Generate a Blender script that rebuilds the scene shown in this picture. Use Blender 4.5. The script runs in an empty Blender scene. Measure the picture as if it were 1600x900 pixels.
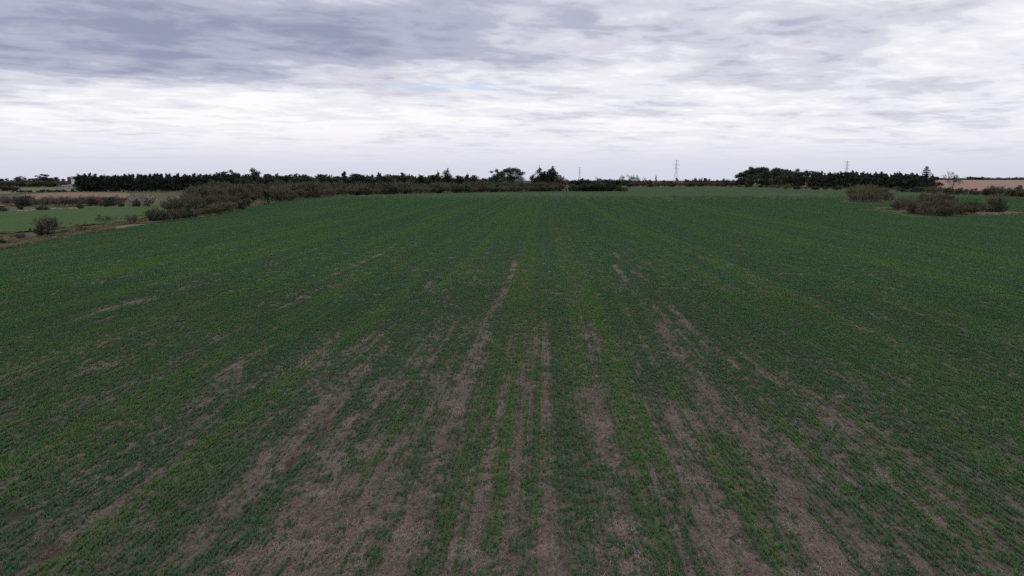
import bpy, math, random
import numpy as np
from mathutils import Vector, Matrix, Euler

# ------------------------------------------------------------------ camera
F, CX, CY, YH, HCAM = 1080.0, 800.0, 450.0, 280.0, 11.0      # photograph pixels (1600 x 900)
PITCH = math.atan((CY - YH) / F)
YAW = math.atan(50.0 / F)
sc = bpy.context.scene
col = sc.collection
cam_d = bpy.data.cameras.new('camera')
cam_d.sensor_fit = 'HORIZONTAL'
cam_d.sensor_width = 36.0
cam_d.lens = 36.0 * F / 1600.0
cam_d.clip_start = 0.5
cam_d.clip_end = 60000.0
cam = bpy.data.objects.new('camera', cam_d)
cam.location = (0, 0, HCAM)
cam.rotation_euler = (math.pi / 2 - PITCH, 0, YAW)
col.objects.link(cam)
sc.camera = cam
CAMROT = Euler((math.pi / 2 - PITCH, 0, YAW)).to_matrix()

def ray(px, py):
    return CAMROT @ Vector(((px - CX) / F, -(py - CY) / F, -1.0))

# ------------------------------------------------------------------ sky and light
SUN_EL, SUN_AZ = math.radians(42), math.radians(-35)         # high, ahead and left, behind the cloud
sun_d = bpy.data.lights.new('sun', 'SUN')
sun_d.energy = 0.6
sun_d.angle = math.radians(30)
sun_d.color = (1.0, 0.96, 0.92)
sun = bpy.data.objects.new('sun', sun_d)
sdir = Vector((math.sin(SUN_AZ) * math.cos(SUN_EL), math.cos(SUN_AZ) * math.cos(SUN_EL), math.sin(SUN_EL)))
sun.rotation_euler = (-sdir).to_track_quat('-Z', 'Y').to_euler()
sun.location = (0, 0, 200)
col.objects.link(sun)

vs = sc.view_settings
vs.view_transform = 'Standard'
vs.look = 'None'
vs.exposure = 0.0
vs.gamma = 1.0
vs.use_curve_mapping = False
sc.cycles.use_denoising = False
sc.cycles.max_bounces = 4
sc.cycles.diffuse_bounces = 2
sc.cycles.glossy_bounces = 1
sc.cycles.transparent_max_bounces = 4

class NT:
    """tiny node-tree builder"""
    def __init__(s, tree):
        s.t = tree; s.n = tree.nodes; s.l = tree.links
    def node(s, typ, **kw):
        n = s.n.new(typ)
        for k, v in kw.items(): setattr(n, k, v)
        return n
    def put(s, sock, v):
        if isinstance(v, bpy.types.NodeSocket): s.l.new(v, sock)
        elif v is not None: sock.default_value = v
    def math(s, op, a, b=None, c=None, clamp=False):
        n = s.node('ShaderNodeMath', operation=op, use_clamp=clamp)
        for i, v in enumerate((a, b, c)):
            if v is not None: s.put(n.inputs[i], v)
        return n.outputs[0]
    def noise(s, vec, scale, detail=4.0, rough=0.5, dist=0.0, dim='3D'):
        n = s.node('ShaderNodeTexNoise', noise_dimensions=dim)
        s.put(n.inputs['Vector'], vec)
        n.inputs['Scale'].default_value = scale
        n.inputs['Detail'].default_value = detail
        n.inputs['Roughness'].default_value = rough
        n.inputs['Distortion'].default_value = dist
        return n.outputs['Fac']
    def smooth(s, v, a, b, lo=0.0, hi=1.0):
        n = s.node('ShaderNodeMapRange', interpolation_type='SMOOTHSTEP')
        s.put(n.inputs[0], v)
        for i, q in enumerate((a, b, lo, hi)): n.inputs[i + 1].default_value = q
        return n.outputs[0]
    def lin(s, v, a, b, lo=0.0, hi=1.0):
        n = s.node('ShaderNodeMapRange')
        s.put(n.inputs[0], v)
        for i, q in enumerate((a, b, lo, hi)): n.inputs[i + 1].default_value = q
        return n.outputs[0]
    def mix(s, f, a, b, mode='MIX'):
        n = s.node('ShaderNodeMix', data_type='RGBA', blend_type=mode)
        s.put(n.inputs[0], f)
        for i, v in ((6, a), (7, b)):
            if isinstance(v, tuple) and len(v) == 3: v = (*v, 1.0)
            s.put(n.inputs[i], v)
        return n.outputs[2]
    def comb(s, x, y, z=0.0):
        n = s.node('ShaderNodeCombineXYZ')
        for i, v in enumerate((x, y, z)): s.put(n.inputs[i], v)
        return n.outputs[0]

SKYK = 0.06                                                  # lifts the horizon so the cloud sheet stays finite
def sky_p(px, py):
    d = ray(px, py).normalized()
    return d.x / (d.z + SKYK), d.y / (d.z + SKYK)

world = bpy.data.worlds.new('World')
sc.world = world
world.use_nodes = True
W = NT(world.node_tree)
W.n.clear()
BGS = 0.1
wout = W.node('ShaderNodeOutputWorld')
bg = W.node('ShaderNodeBackground')
bg.inputs['Strength'].default_value = BGS
W.l.new(bg.outputs[0], wout.inputs[0])
sky = W.node('ShaderNodeTexSky', sky_type='NISHITA')
sky.sun_disc = False
sky.sun_elevation = SUN_EL
sky.sun_rotation = SUN_AZ
sky.altitude = 50
tc = W.node('ShaderNodeTexCoord')
sep = W.node('ShaderNodeSeparateXYZ')
W.l.new(tc.outputs['Generated'], sep.inputs[0])
dz = W.math('MAXIMUM', sep.outputs[2], 0.0)
den = W.math('ADD', dz, SKYK)
pxs = W.math('DIVIDE', sep.outputs[0], den)
pys = W.math('DIVIDE', sep.outputs[1], den)
cp = W.comb(pxs, pys)
# cloud sheet: a broad layer, ripples in it, fine flecks
def rot2(ang, sx, sy):
    c, s_ = math.cos(ang), math.sin(ang)
    u = W.math('ADD', W.math('MULTIPLY', pxs, c * sx), W.math('MULTIPLY', pys, s_ * sx))
    v = W.math('ADD', W.math('MULTIPLY', pxs, -s_ * sy), W.math('MULTIPLY', pys, c * sy))
    return W.comb(u, v, 3.7)
big = W.noise(rot2(0.25, 0.22, 0.34), 1.0, 4, 0.55, 0.4)
mid = W.noise(rot2(0.45, 1.05, 1.25), 1.0, 6, 0.52, 0.35)
fine = W.noise(rot2(0.50, 2.9, 3.5), 1.0, 5, 0.58, 0.4)
def blob(px, py, rx, ry, ang=0.0):
    """soft elliptical bank of cloud lying in the cloud sheet"""
    bx, by = sky_p(px, py)
    ux = W.math('SUBTRACT', pxs, bx); uy = W.math('SUBTRACT', pys, by)
    c, s_ = math.cos(ang), math.sin(ang)
    u = W.math('DIVIDE', W.math('ADD', W.math('MULTIPLY', ux, c), W.math('MULTIPLY', uy, s_)), rx)
    v = W.math('DIVIDE', W.math('ADD', W.math('MULTIPLY', ux, -s_), W.math('MULTIPLY', uy, c)), ry)
    d2 = W.math('ADD', W.math('MULTIPLY', u, u), W.math('MULTIPLY', v, v))
    return W.math('POWER', 2.718, W.math('MULTIPLY', d2, -1.0))
bank = W.math('ADD', blob(330, 85, 2.7, 1.15, -0.10), W.math('MULTIPLY', blob(860, 45, 2.6, 0.8, 0.1), 0.42))
bank = W.math('ADD', bank, W.math('MULTIPLY', blob(40, 40, 1.6, 0.9, 0.0), 0.7))
t = W.math('ADD', W.math('MULTIPLY', big, 0.50), W.math('MULTIPLY', mid, 0.86))
t = W.math('ADD', t, W.math('MULTIPLY', fine, 0.66))
t = W.math('ADD', t, W.math('MULTIPLY', bank, 0.34))
t = W.math('MULTIPLY', W.math('ADD', t, -0.495), 0.82)
ramp = W.node('ShaderNodeValToRGB')
cr = ramp.color_ramp
cr.interpolation = 'EASE'
K = 1.0 / BGS
stops = [(0.31, (0.98, 0.97, 0.985)), (0.45, (0.85, 0.845, 0.905)), (0.57, (0.68, 0.685, 0.775)), (0.72, (0.465, 0.485, 0.605)), (0.92, (0.305, 0.335, 0.47))]
cr.elements[0].position = stops[0][0]; cr.elements[0].color = (*stops[0][1], 1)
cr.elements[1].position = stops[-1][0]; cr.elements[1].color = (*stops[-1][1], 1)
for p_, c_ in stops[1:-1]:
    e = cr.elements.new(p_); e.color = (*c_, 1)
W.l.new(t, ramp.inputs[0])
# thin places where the blue shows
gap = W.noise(rot2(0.35, 1.7, 2.6), 1.0, 6, 0.62, 0.5)
gap = W.math('ADD', gap, W.math('MULTIPLY', blob(690, 138, 0.8, 0.5), 0.24))
gap = W.math('ADD', gap, W.math('MULTIPLY', blob(1540, 35, 0.8, 0.35), 0.13))
gapm = W.smooth(gap, 0.66, 0.90, 0.0, 0.65)
cloudc = W.mix(1.0, ramp.outputs[0], (K, K, K), 'MULTIPLY')
skyc = W.mix(gapm, cloudc, W.mix(1.0, sky.outputs[0], (0.62, 0.78, 1.0), 'MULTIPLY'))
# milky air low down
hz = W.mix(W.smooth(dz, 0.0, 0.075), (0.655 * K, 0.675 * K, 0.785 * K), (0.87 * K, 0.845 * K, 0.905 * K))
fadev = W.math('ADD', dz, W.math('MULTIPLY', W.math('SUBTRACT', mid, 0.5), 0.045))
lowm = W.smooth(fadev, 0.015, 0.085, 0.95, 0.0)
final = W.mix(lowm, skyc, hz)
W.l.new(final, bg.inputs['Color'])

# ------------------------------------------------------------------ helpers
rng = np.random.default_rng(7)
random.seed(7)
TAB = rng.random((256, 256))
def vnoise(x, y, seed=0):
    x = np.asarray(x, float) + seed * 17.31; y = np.asarray(y, float) + seed * 9.77
    xi = np.floor(x).astype(int); yi = np.floor(y).astype(int)
    fx = x - xi; fy = y - yi
    fx = fx * fx * (3 - 2 * fx); fy = fy * fy * (3 - 2 * fy)
    a = TAB[xi & 255, yi & 255]; b = TAB[(xi + 1) & 255, yi & 255]
    c = TAB[xi & 255, (yi + 1) & 255]; d = TAB[(xi + 1) & 255, (yi + 1) & 255]
    return (a * (1 - fx) + b * fx) * (1 - fy) + (c * (1 - fx) + d * fx) * fy
def fbm(x, y, seed=0, oct=4, g=0.55):
    s = 0; a = 1.0; n = 0
    for i in range(oct):
        s = s + a * vnoise(x * 2 ** i, y * 2 ** i, seed + i * 3); n += a; a *= g
    return s / n
def sstep(v, a, b):
    q = np.clip((v - a) / (b - a), 0, 1)
    return q * q * (3 - 2 * q)

def height(x, y):
    """lie of the land: flat, rising gently far to the right, with the curve of the earth"""
    x = np.asarray(x, float); y = np.asarray(y, float)
    d = np.hypot(x, y) + 1e-6
    a = np.arctan2(x, y)
    return 9.5 * sstep(d, 720, 1750) * sstep(a, math.radians(19), math.radians(27)) - d * d / 12.74e6
def hz1(x, y): return float(height(x, y))

def ground_at(px, py):
    r = ray(px, py); t_ = -HCAM / r.z
    return Vector((r.x * t_, r.y * t_, 0))
def at_depth(px, depth):
    r = ray(px, YH); h = math.hypot(r.x, r.y)
    fwd = Vector((-math.sin(YAW), math.cos(YAW)))
    k = depth / (r.x * fwd.x + r.y * fwd.y)
    return Vector((r.x * k, r.y * k, hz1(r.x * k, r.y * k)))
def depth_of(p): return -math.sin(YAW) * p.x + math.cos(YAW) * p.y
def top_height(p, px, py):
    r = ray(px, py); k = math.hypot(p.x, p.y) / math.hypot(r.x, r.y)
    return HCAM + r.z * k - p.z
def px_m(p): return F / (math.hypot(depth_of(p), 0) + 1e-6)

def mesh_from(name, verts, faces, mat, smooth=False):
    me = bpy.data.meshes.new(name)
    me.from_pydata([tuple(v) for v in verts], [], faces)
    if mat: me.materials.append(mat)
    if smooth: me.polygons.foreach_set('use_smooth', [True] * len(me.polygons))
    me.update()
    return me
def np_mesh(name, verts, nper, mat):
    """polygon soup of n-gons that share no vertices"""
    v = np.asarray(verts, np.float32).reshape(-1, 3)
    n = len(v) // nper
    me = bpy.data.meshes.new(name)
    me.vertices.add(len(v)); me.vertices.foreach_set('co', v.ravel())
    me.loops.add(len(v)); me.loops.foreach_set('vertex_index', np.arange(len(v), dtype=np.int32))
    me.polygons.add(n)
    me.polygons.foreach_set('loop_start', np.arange(0, n * nper, nper, dtype=np.int32))
    if mat: me.materials.append(mat)
    me.update(); me.validate()
    return me
def link(name, me, parent=None, loc=(0, 0, 0)):
    o = bpy.data.objects.new(name, me); col.objects.link(o)
    o.location = loc
    if parent: o.parent = parent
    return o
def tag(o, label=None, cat=None, group=None, kind=None):
    if label: o['label'] = label
    if cat: o['category'] = cat
    if group: o['group'] = group
    if kind: o['kind'] = kind
    return o

def mat_new(name):
    m = bpy.data.materials.new(name); m.use_nodes = True
    b = m.node_tree.nodes['Principled BSDF']
    b.inputs['Roughness'].default_value = 0.85
    b.inputs['Specular IOR Level'].default_value = 0.15
    return m, NT(m.node_tree), b
def leaf_mat(name, c1, c2, nscale=0.35, rough=0.75):
    """foliage or bark: two tones mixed by a noise in the plant and by plant"""
    m, N, b = mat_new(name)
    g = N.node('ShaderNodeNewGeometry'); oi = N.node('ShaderNodeObjectInfo')
    n1 = N.noise(g.outputs['Position'], nscale, 3, 0.6)
    isl = g.outputs['Random Per Island']
    f = N.math('ADD', N.math('MULTIPLY', n1, 0.9), N.math('MULTIPLY', isl, 0.35))
    f = N.math('ADD', f, N.math('MULTIPLY', oi.outputs['Random'], 0.45))
    f = N.smooth(f, 0.45, 1.15)
    N.put(b.inputs['Base Color'], N.mix(f, c1, c2))
    b.inputs['Roughness'].default_value = rough
    return m
def ground_mat(name, cols, scale, stretch=(1, 1), bump=0.3):
    m, N, b = mat_new(name)
    g = N.node('ShaderNodeNewGeometry')
    mp = N.node('ShaderNodeMapping'); N.put(mp.inputs[0], g.outputs['Position'])
    mp.inputs['Scale'].default_value = (stretch[0], stretch[1], 1)
    n1 = N.noise(mp.outputs[0], scale, 6, 0.62, 0.3)
    n2 = N.noise(mp.outputs[0], scale * 7.3, 5, 0.65)
    n3 = N.noise(g.outputs['Position'], scale * 0.18, 3, 0.5)
    c = N.mix(N.smooth(n1, 0.36, 0.64), cols[0], cols[1])
    c = N.mix(N.smooth(n2, 0.48, 0.72), c, cols[2])
    if len(cols) > 3: c = N.mix(N.smooth(n3, 0.46, 0.66), c, cols[3])
    N.put(b.inputs['Base Color'], c)
    bp = N.node('ShaderNodeBump'); bp.inputs['Strength'].default_value = bump; bp.inputs['Distance'].default_value = 0.25
    N.put(bp.inputs['Height'], N.math('ADD', n1, n2)); N.put(b.inputs['Normal'], bp.outputs[0])
    b.inputs['Specular IOR Level'].default_value = 0.05
    return m

# ------------------------------------------------------------------ the crop field: cover and tint of the sown rows
ROW = 0.19
KX = HCAM / math.cos(PITCH)            # row offset in metres for (px - 850) / (py - 280) = 1
def Yof(py): return ground_at(850, py).y
# strips where the crop failed: (slope, half width in slope, from py, to py, strength)
BARE = [(-0.345, 0.040, 395, 700, 0.95), (-0.47, 0.15, 500, 960, 0.75), (-0.44, 0.12, 610, 960, 0.55), (-0.40, 0.05, 400, 520, 0.45),
        (-0.64, 0.05, 640, 960, 0.6), (-0.78, 0.10, 700, 960, 0.55), (-0.96, 0.055, 560, 900, 0.95), (-0.72, 0.08, 480, 660, 0.5),
        (-1.62, 0.07, 560, 640, 0.9), (-1.58, 0.06, 700, 760, 0.8), (-1.45, 0.06, 560, 700, 0.5), (-2.00, 0.06, 430, 660, 0.85),
        (-2.35, 0.10, 520, 640, 0.45), (-3.3, 0.14, 455, 475, 0.9), (-2.75, 0.10, 450, 620, 0.4), (-1.36, 0.05, 820, 960, 0.5),
        (0.31, 0.035, 425, 960, 0.85), (0.22, 0.06, 640, 960, 0.45), (0.02, 0.025, 500, 960, 0.8), (-0.09, 0.05, 540, 960, 0.55),
        (-0.21, 0.05, 620, 960, 0.5), (0.46, 0.05, 650, 960, 0.5), (0.54, 0.04, 560, 960, 0.9), (0.98, 0.06, 395, 520, 0.85),
        (0.88, 0.09, 470, 720, 0.75), (0.80, 0.10, 610, 960, 0.85), (1.10, 0.08, 560, 960, 0.85), (1.25, 0.05, 640, 960, 0.5), (0.92, 0.05, 720, 960, 0.6),
        (1.72, 0.030, 440, 640, 0.75), (1.98, 0.03, 480, 560, 0.5), (2.45, 0.045, 465, 600, 0.75), (2.2, 0.05, 500, 640, 0.4), (3.0, 0.06, 440, 560, 0.65),
        (-1.72, 0.05, 640, 800, 0.45), (1.48, 0.03, 560, 760, 0.35), (2.75, 0.05, 470, 520, 0.5), (-4.4, 0.10, 470, 520, 0.5), (-1.30, 0.03, 600, 960, 0.6), (-1.90, 0.035, 600, 800, 0.6), (-2.60, 0.05, 500, 640, 0.6), (1.60, 0.03, 560, 800, 0.5),
        (1.35, 0.03, 600, 960, 0.6), (1.85, 0.03, 500, 700, 0.5), (2.90, 0.05, 470, 560, 0.6), (-0.05, 0.02, 420, 560, 0.6), (0.60, 0.02, 430, 560, 0.5), (0.80, 0.025, 400, 500, 0.6),
        (-0.70, 0.02, 400, 520, 0.6), (-1.10, 0.025, 430, 560, 0.5), (1.20, 0.02, 420, 540, 0.5), (-0.20, 0.018, 400, 560, 0.45), (-1.50, 0.03, 420, 540, 0.5), (-2.2, 0.03, 400, 480, 0.5), (2.15, 0.03, 420, 500, 0.5), (0.45, 0.02, 380, 460, 0.5), (-3.9, 0.2, 540, 640, 0.35)]
LUSH = [(-0.60, 0.030, 630, 745, 1.0), (-1.20, 0.10, 440, 960, 0.9), (-1.83, 0.06, 420, 760, 0.8), (0.38, 0.05, 420, 740, 1.0), (0.97, 0.028, 600, 860, 1.0),
        (0.65, 0.06, 600, 960, 0.7), (6.1, 0.35, 300, 400, 1.0), (-0.95, 0.05, 330, 470, 0.6), (-2.6, 0.12, 330, 480, 0.7), (0.13, 0.05, 320, 620, 0.5),
        (1.45, 0.08, 300, 420, 0.5), (2.2, 0.12, 300, 430, 0.5), (4.2, 0.3, 310, 430, 0.5), (-4.5, 0.5, 310, 430, 0.6), (-0.12, 0.03, 560, 800, 0.5)]
BARE_W = [(a * KX, w * KX, Yof(p1), Yof(p0), s) for a, w, p0, p1, s in BARE]
LUSH_W = [(a * KX, w * KX, Yof(p1), Yof(p0), s) for a, w, p0, p1, s in LUSH]

def strips(X, Y, lst, seed):
    wob = (fbm(X * 0.6, Y * 0.07, seed, 3) - 0.5)
    out = np.zeros_like(X)
    for i, (xc, hw, y0, y1, s) in enumerate(lst):
        d = np.abs(X - xc + wob * (hw * 0.8 + 0.18)) / hw
        m = 1 - sstep(d, 0.55, 1.35)
        yn = Y * (1 + 0.25 * (fbm(X * 0.8, Y * 0.05, seed + 5 + i, 2) - 0.5))
        m = m * sstep(yn, y0 * 0.90, y0 * 1.03) * (1 - sstep(yn, y1 * 0.88, y1 * 1.12))
        br = fbm(X * 0.45, Y * 0.16 * 20 / (20 + 0.25 * np.minimum(y1, 200)), seed + 31 + i, 3)
        m = m * sstep(br, 0.26, 0.52)
        out = np.maximum(out, m * s)
    return out

def cover(X, Y):
    """share of the ground the young crop hides, 0..1"""
    X = np.asarray(X, float); Y = np.asarray(Y, float)
    r = X / KX
    far = sstep(Y, 26, 95)
    base = 0.74 + 0.13 * far
    mid = np.exp(-((r - 0.15) / 0.95) ** 2) * (1 - sstep(Y, 28, 62))
    base = base - 0.15 * mid + 0.12 * (1 - far) * (sstep(-r, 1.05, 1.25) + sstep(r, 1.25, 1.4))
    st = fbm(X / 1.3, Y / 110.0, 51, 4)                        # sowing passes
    pa = fbm(X / 1.7, Y / 6.5, 61, 4)                         # patches
    sp = fbm(X / 0.7, Y / 1.3, 65, 3)
    ri = np.round(X / ROW)
    rw = 0.6 * vnoise(ri * 7.13, Y / 14.0, 5) + 0.4 * vnoise(np.floor(ri / 3) * 5.71, Y / 40.0, 9)       # single drill rows that came up well or badly
    c = base + (st - 0.5) * (0.95 - 0.30 * far) + (pa - 0.5) * (0.85 - 0.5 * far) + (sp - 0.5) * (0.45 - 0.2 * far) + (rw - 0.5) * (1.05 - 0.30 * far)
    c = c - strips(X, Y, BARE_W, 3) * (0.42 + 0.12 * far)
    c = c + strips(X, Y, LUSH_W, 13) * 0.42
    return np.clip(c, 0, 1)
def tint(X, Y):
    """0 = blue green, 1 = lush yellow green"""
    X = np.asarray(X, float); Y = np.asarray(Y, float)
    a = fbm(X / 1.5, Y / 220.0, 71, 4); b = fbm(X / 4.0, Y / 14.0, 81, 3)
    wide = fbm(X / 9.0, Y / 260.0, 91, 2)
    v = 0.32 + (a - 0.5) * 1.5 + (b - 0.5) * 0.5 + (wide - 0.5) * 0.7 + (vnoise(np.round(X / ROW / 2) * 3.37, Y / 70.0, 33) - 0.5) * 0.75 + strips(X, Y, LUSH_W, 13) * (0.55 - 0.25 * sstep(Y, 60, 150))
    return np.clip(v, 0, 1)
GULLY = [ground_at(p, q) for p, q in ((525, 632), (508, 655), (515, 668), (490, 690), (484, 702), (462, 712), (452, 728))]
SOIL = [ground_at(p, q) for p, q in ((4, 545), (12, 575), (6, 632), (30, 808), (62, 838), (84, 858), (20, 650))]
def gully_d(X, Y):
    d = np.full(np.shape(X), 1e9)
    for a, b in zip(GULLY[:-1], GULLY[1:]):
        ax, ay, bx, by = a.x, a.y, b.x, b.y
        L = (bx - ax) ** 2 + (by - ay) ** 2
        k = np.clip(((X - ax) * (bx - ax) + (Y - ay) * (by - ay)) / L, 0, 1)
        d = np.minimum(d, np.hypot(X - ax - k * (bx - ax), Y - ay - k * (by - ay)))
    return d
def soil_mask(X, Y):
    w = (fbm(X * 1.6, Y * 1.6, 44, 3) - 0.5)
    m = 1 - sstep(gully_d(X, Y) + w * 0.5, 0.06, 0.32)
    for p in SOIL:
        m = np.maximum(m, 1 - sstep(np.hypot((X - p.x) / 0.55, (Y - p.y) / 1.1) + w * 3.2, 0.15, 0.85))
    return m
def relief(X, Y):
    near = 1 - sstep(Y, 90, 160)
    z = (fbm(X / 1.3, Y / 2.2, 21, 3) - 0.5) * 0.10 + (fbm(X / 6, Y / 11, 22, 2) - 0.5) * 0.16
    return z * near - 0.10 * soil_mask(X, Y) * (Y < 60)

EDGE_L = [(0, 389), (60, 379), (100, 371.5), (160, 361), (230, 350), (330, 337), (400, 322), (450, 313), (520, 306), (640, 303), (740, 300.8), (870, 299), (984, 298.6), (986, 293), (1010, 292)]
EDGE_R = [(1600, 308), (1480, 303.5), (1395, 300), (1330, 297), (1242, 296.3), (1200, 293), (1150, 291.6)]
gl = [ground_at(*p) for p in EDGE_L]; gr = [ground_at(*p) for p in EDGE_R]
# carried on outside the picture
l0 = gl[0] + (gl[0] - gl[2]) * 3.0
gl = [Vector((l0.x - 10, -60, 0)), Vector((l0.x, max(l0.y, -20), 0))] + gl
r0 = gr[0] + (gr[0] - gr[1]) * 1.2
gr = [Vector((r0.x + 60, -60, 0)), r0] + gr
ly = np.array([p.y for p in gl]); lx = np.array([p.x for p in gl])
ly = np.maximum.accumulate(ly + np.arange(len(ly)) * 1e-3)
ry = np.array([p.y for p in gr]); rx = np.array([p.x for p in gr])
ry = np.maximum.accumulate(ry + np.arange(len(ry)) * 1e-3)
def field_l(Y): return np.interp(Y, ly, lx)
def field_r(Y): return np.interp(Y, ry, rx)
YEND = min(ly[-1], ry[-1])

# ---- material of the sown ground
def crop_ground_material():
    m, N, b = mat_new('sown_ground')
    g = N.node('ShaderNodeNewGeometry')
    sp = N.node('ShaderNodeSeparateXYZ'); N.put(sp.inputs[0], g.outputs['Position'])
    x, y = sp.outputs[0], sp.outputs[1]
    def attr(nm):
        a = N.node('ShaderNodeAttribute', attribute_name=nm); return a.outputs['Fac']
    cov, tin, soil = attr('cover'), attr('tint'), attr('soil')
    fn = N.noise(N.comb(N.math('MULTIPLY', x, 1.6), y, 0), 5.0, 5, 0.7, 0.4)      # litter
    fb = N.noise(N.comb(N.math('MULTIPLY', x, 7), N.math('MULTIPLY', y, 2.2), 0), 4.0, 3, 0.6)
    mdn = N.noise(N.comb(x, N.math('MULTIPLY', y, 0.6), 2), 0.9, 4, 0.6)
    straw = N.mix(N.smooth(fn, 0.35, 0.65), (0.085, 0.064, 0.057), (0.190, 0.147, 0.130))
    straw = N.mix(N.smooth(fb, 0.50, 0.72), straw, (0.27, 0.22, 0.195))
    straw = N.mix(N.smooth(mdn, 0.46, 0.66, 0, 0.75), straw, (0.088, 0.074, 0.056))
    md2 = N.noise(N.comb(N.math('MULTIPLY', x, 1.5), N.math('MULTIPLY', y, 0.8), 7), 2.6, 4, 0.65, 0.5)
    straw = N.mix(N.smooth(md2, 0.54, 0.70, 0, 0.85), straw, (0.050, 0.038, 0.034))
    straw = N.mix(N.smooth(md2, 0.40, 0.30, 0, 0.6), straw, (0.235, 0.190, 0.165))
    straw = N.mix(soil, straw, (0.045, 0.030, 0.028))
    # drill rows: faint furrows while they can be told apart
    rowp = N.math('SINE', N.math('MULTIPLY', x, 2 * math.pi / ROW))
    rowf = N.smooth(y, 45, 110, 1.0, 0.0)
    straw = N.mix(N.math('MULTIPLY', N.smooth(rowp, 0.1, 1.0), N.math('MULTIPLY', rowf, 0.22)), straw, (0.075, 0.056, 0.05))
    # the crop where single tufts are not built, their shade averaged into the green
    green = N.mix(N.smooth(tin, 0.25, 0.95), (0.033, 0.071, 0.028), (0.048, 0.091, 0.026))
    gs = N.noise(N.comb(x, N.math('MULTIPLY', y, 0.02), 5), 0.9, 6, 0.72)
    g2 = N.noise(N.comb(x, N.math('MULTIPLY', y, 0.35), 9), 0.22, 5, 0.6)
    green = N.mix(N.smooth(gs, 0.44, 0.62, 0, 0.8), green, (0.056, 0.076, 0.042))
    green = N.mix(N.smooth(g2, 0.50, 0.70, 0, 0.5), green, (0.030, 0.058, 0.030))
    n4 = N.noise(N.comb(x, N.math('MULTIPLY', y, 0.5), 1), 1.4, 5, 0.65)
    gf = N.math('ADD', cov, N.math('MULTIPLY', N.math('SUBTRACT', n4, 0.5), 0.9))
    gf = N.smooth(gf, 0.28, 0.75)
    built = N.smooth(y, 60, 330, 0.42, 1.0)
    c = N.mix(N.math('MULTIPLY', gf, built), straw, green)
    N.put(b.inputs['Base Color'], c)
    bp = N.node('ShaderNodeBump'); bp.inputs['Strength'].default_value = 0.7; bp.inputs['Distance'].default_value = 0.06
    N.put(bp.inputs['Height'], N.math('ADD', N.math('ADD', fn, fb), N.math('MULTIPLY', rowp, N.math('MULTIPLY', rowf, 0.18))))
    N.put(b.inputs['Normal'], bp.outputs[0])
    b.inputs['Specular IOR Level'].default_value = 0.03
    b.inputs['Roughness'].default_value = 0.95
    return m
MAT_FIELD = crop_ground_material()

def axis(fine, f_end, grow, end):
    v = [0.0]; s = fine
    while v[-1] < end:
        if v[-1] > f_end: s *= grow
        v.append(v[-1] + s)
    return np.array(v)
ya = 8 + axis(0.33, 55, 1.025, YEND - 9)
ya = np.concatenate([[-59, -40, -20, -8, 0, 4], ya[ya < YEND], [YEND]])
xa = axis(0.30, 34, 1.035, 900); xa = np.concatenate([-xa[:0:-1], xa])
GX, GY = np.meshgrid(xa, ya)
GX = np.clip(GX, field_l(GY), field_r(GY))
GZ = relief(GX, GY)
ny, nx = GX.shape
idx = np.arange(ny * nx).reshape(ny, nx)
q = np.stack([idx[:-1, :-1], idx[:-1, 1:], idx[1:, 1:], idx[1:, :-1]], -1).reshape(-1, 4)
wd = np.maximum(GX.ravel()[q[:, 1]] - GX.ravel()[q[:, 0]], GX.ravel()[q[:, 2]] - GX.ravel()[q[:, 3]])
q = q[wd > 1e-4]
used, inv = np.unique(q, return_inverse=True)
q = inv.reshape(-1, 4)
V = np.stack([GX.ravel(), GY.ravel(), GZ.ravel()], -1)[used].astype(np.float32)
me = bpy.data.meshes.new('crop_field')
me.vertices.add(len(V)); me.vertices.foreach_set('co', V.ravel())
me.loops.add(q.size); me.loops.foreach_set('vertex_index', q.ravel().astype(np.int32))
me.polygons.add(len(q)); me.polygons.foreach_set('loop_start', np.arange(0, q.size, 4, dtype=np.int32))
me.update(); me.validate()
me.materials.append(MAT_FIELD)
for nm, val in (('cover', cover(V[:, 0], V[:, 1])), ('tint', tint(V[:, 0], V[:, 1])), ('soil', 0.8 * soil_mask(V[:, 0], V[:, 1]) * (V[:, 1] < 60))):
    a = me.attributes.new(nm, 'FLOAT', 'POINT'); a.data.foreach_set('value', np.asarray(val, np.float32))
me.polygons.foreach_set('use_smooth', [True] * len(me.polygons))
tag(link('crop_field', me), 'wide field of young green crop sown in straight rows', 'field', kind='structure')

# ------------------------------------------------------------------ terrain round it
MAT_ROUGH = ground_mat('rough_ground', [(0.050, 0.064, 0.030), (0.085, 0.076, 0.048), (0.040, 0.048, 0.027), (0.064, 0.066, 0.038)], 0.08)
rad = [0.0] + list(np.geomspace(15, 40000, 70)); na = 180
vv = []
for rr in rad:
    for k in range(na):
        a = 2 * math.pi * k / na
        x_, y_ = rr * math.sin(a), rr * math.cos(a)
        vv.append((x_, y_, hz1(x_, y_) - 0.22))
ff = []
for i in range(len(rad) - 1):
    for k in range(na):
        k2 = (k + 1) % na
        ff.append((i * na + k, (i + 1) * na + k, (i + 1) * na + k2, i * na + k2) if i else (k, na + k, na + k2))
tag(link('terrain', mesh_from('terrain', vv, ff, MAT_ROUGH, True)), 'rough open farmland reaching to the horizon', 'ground', kind='structure')

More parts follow.
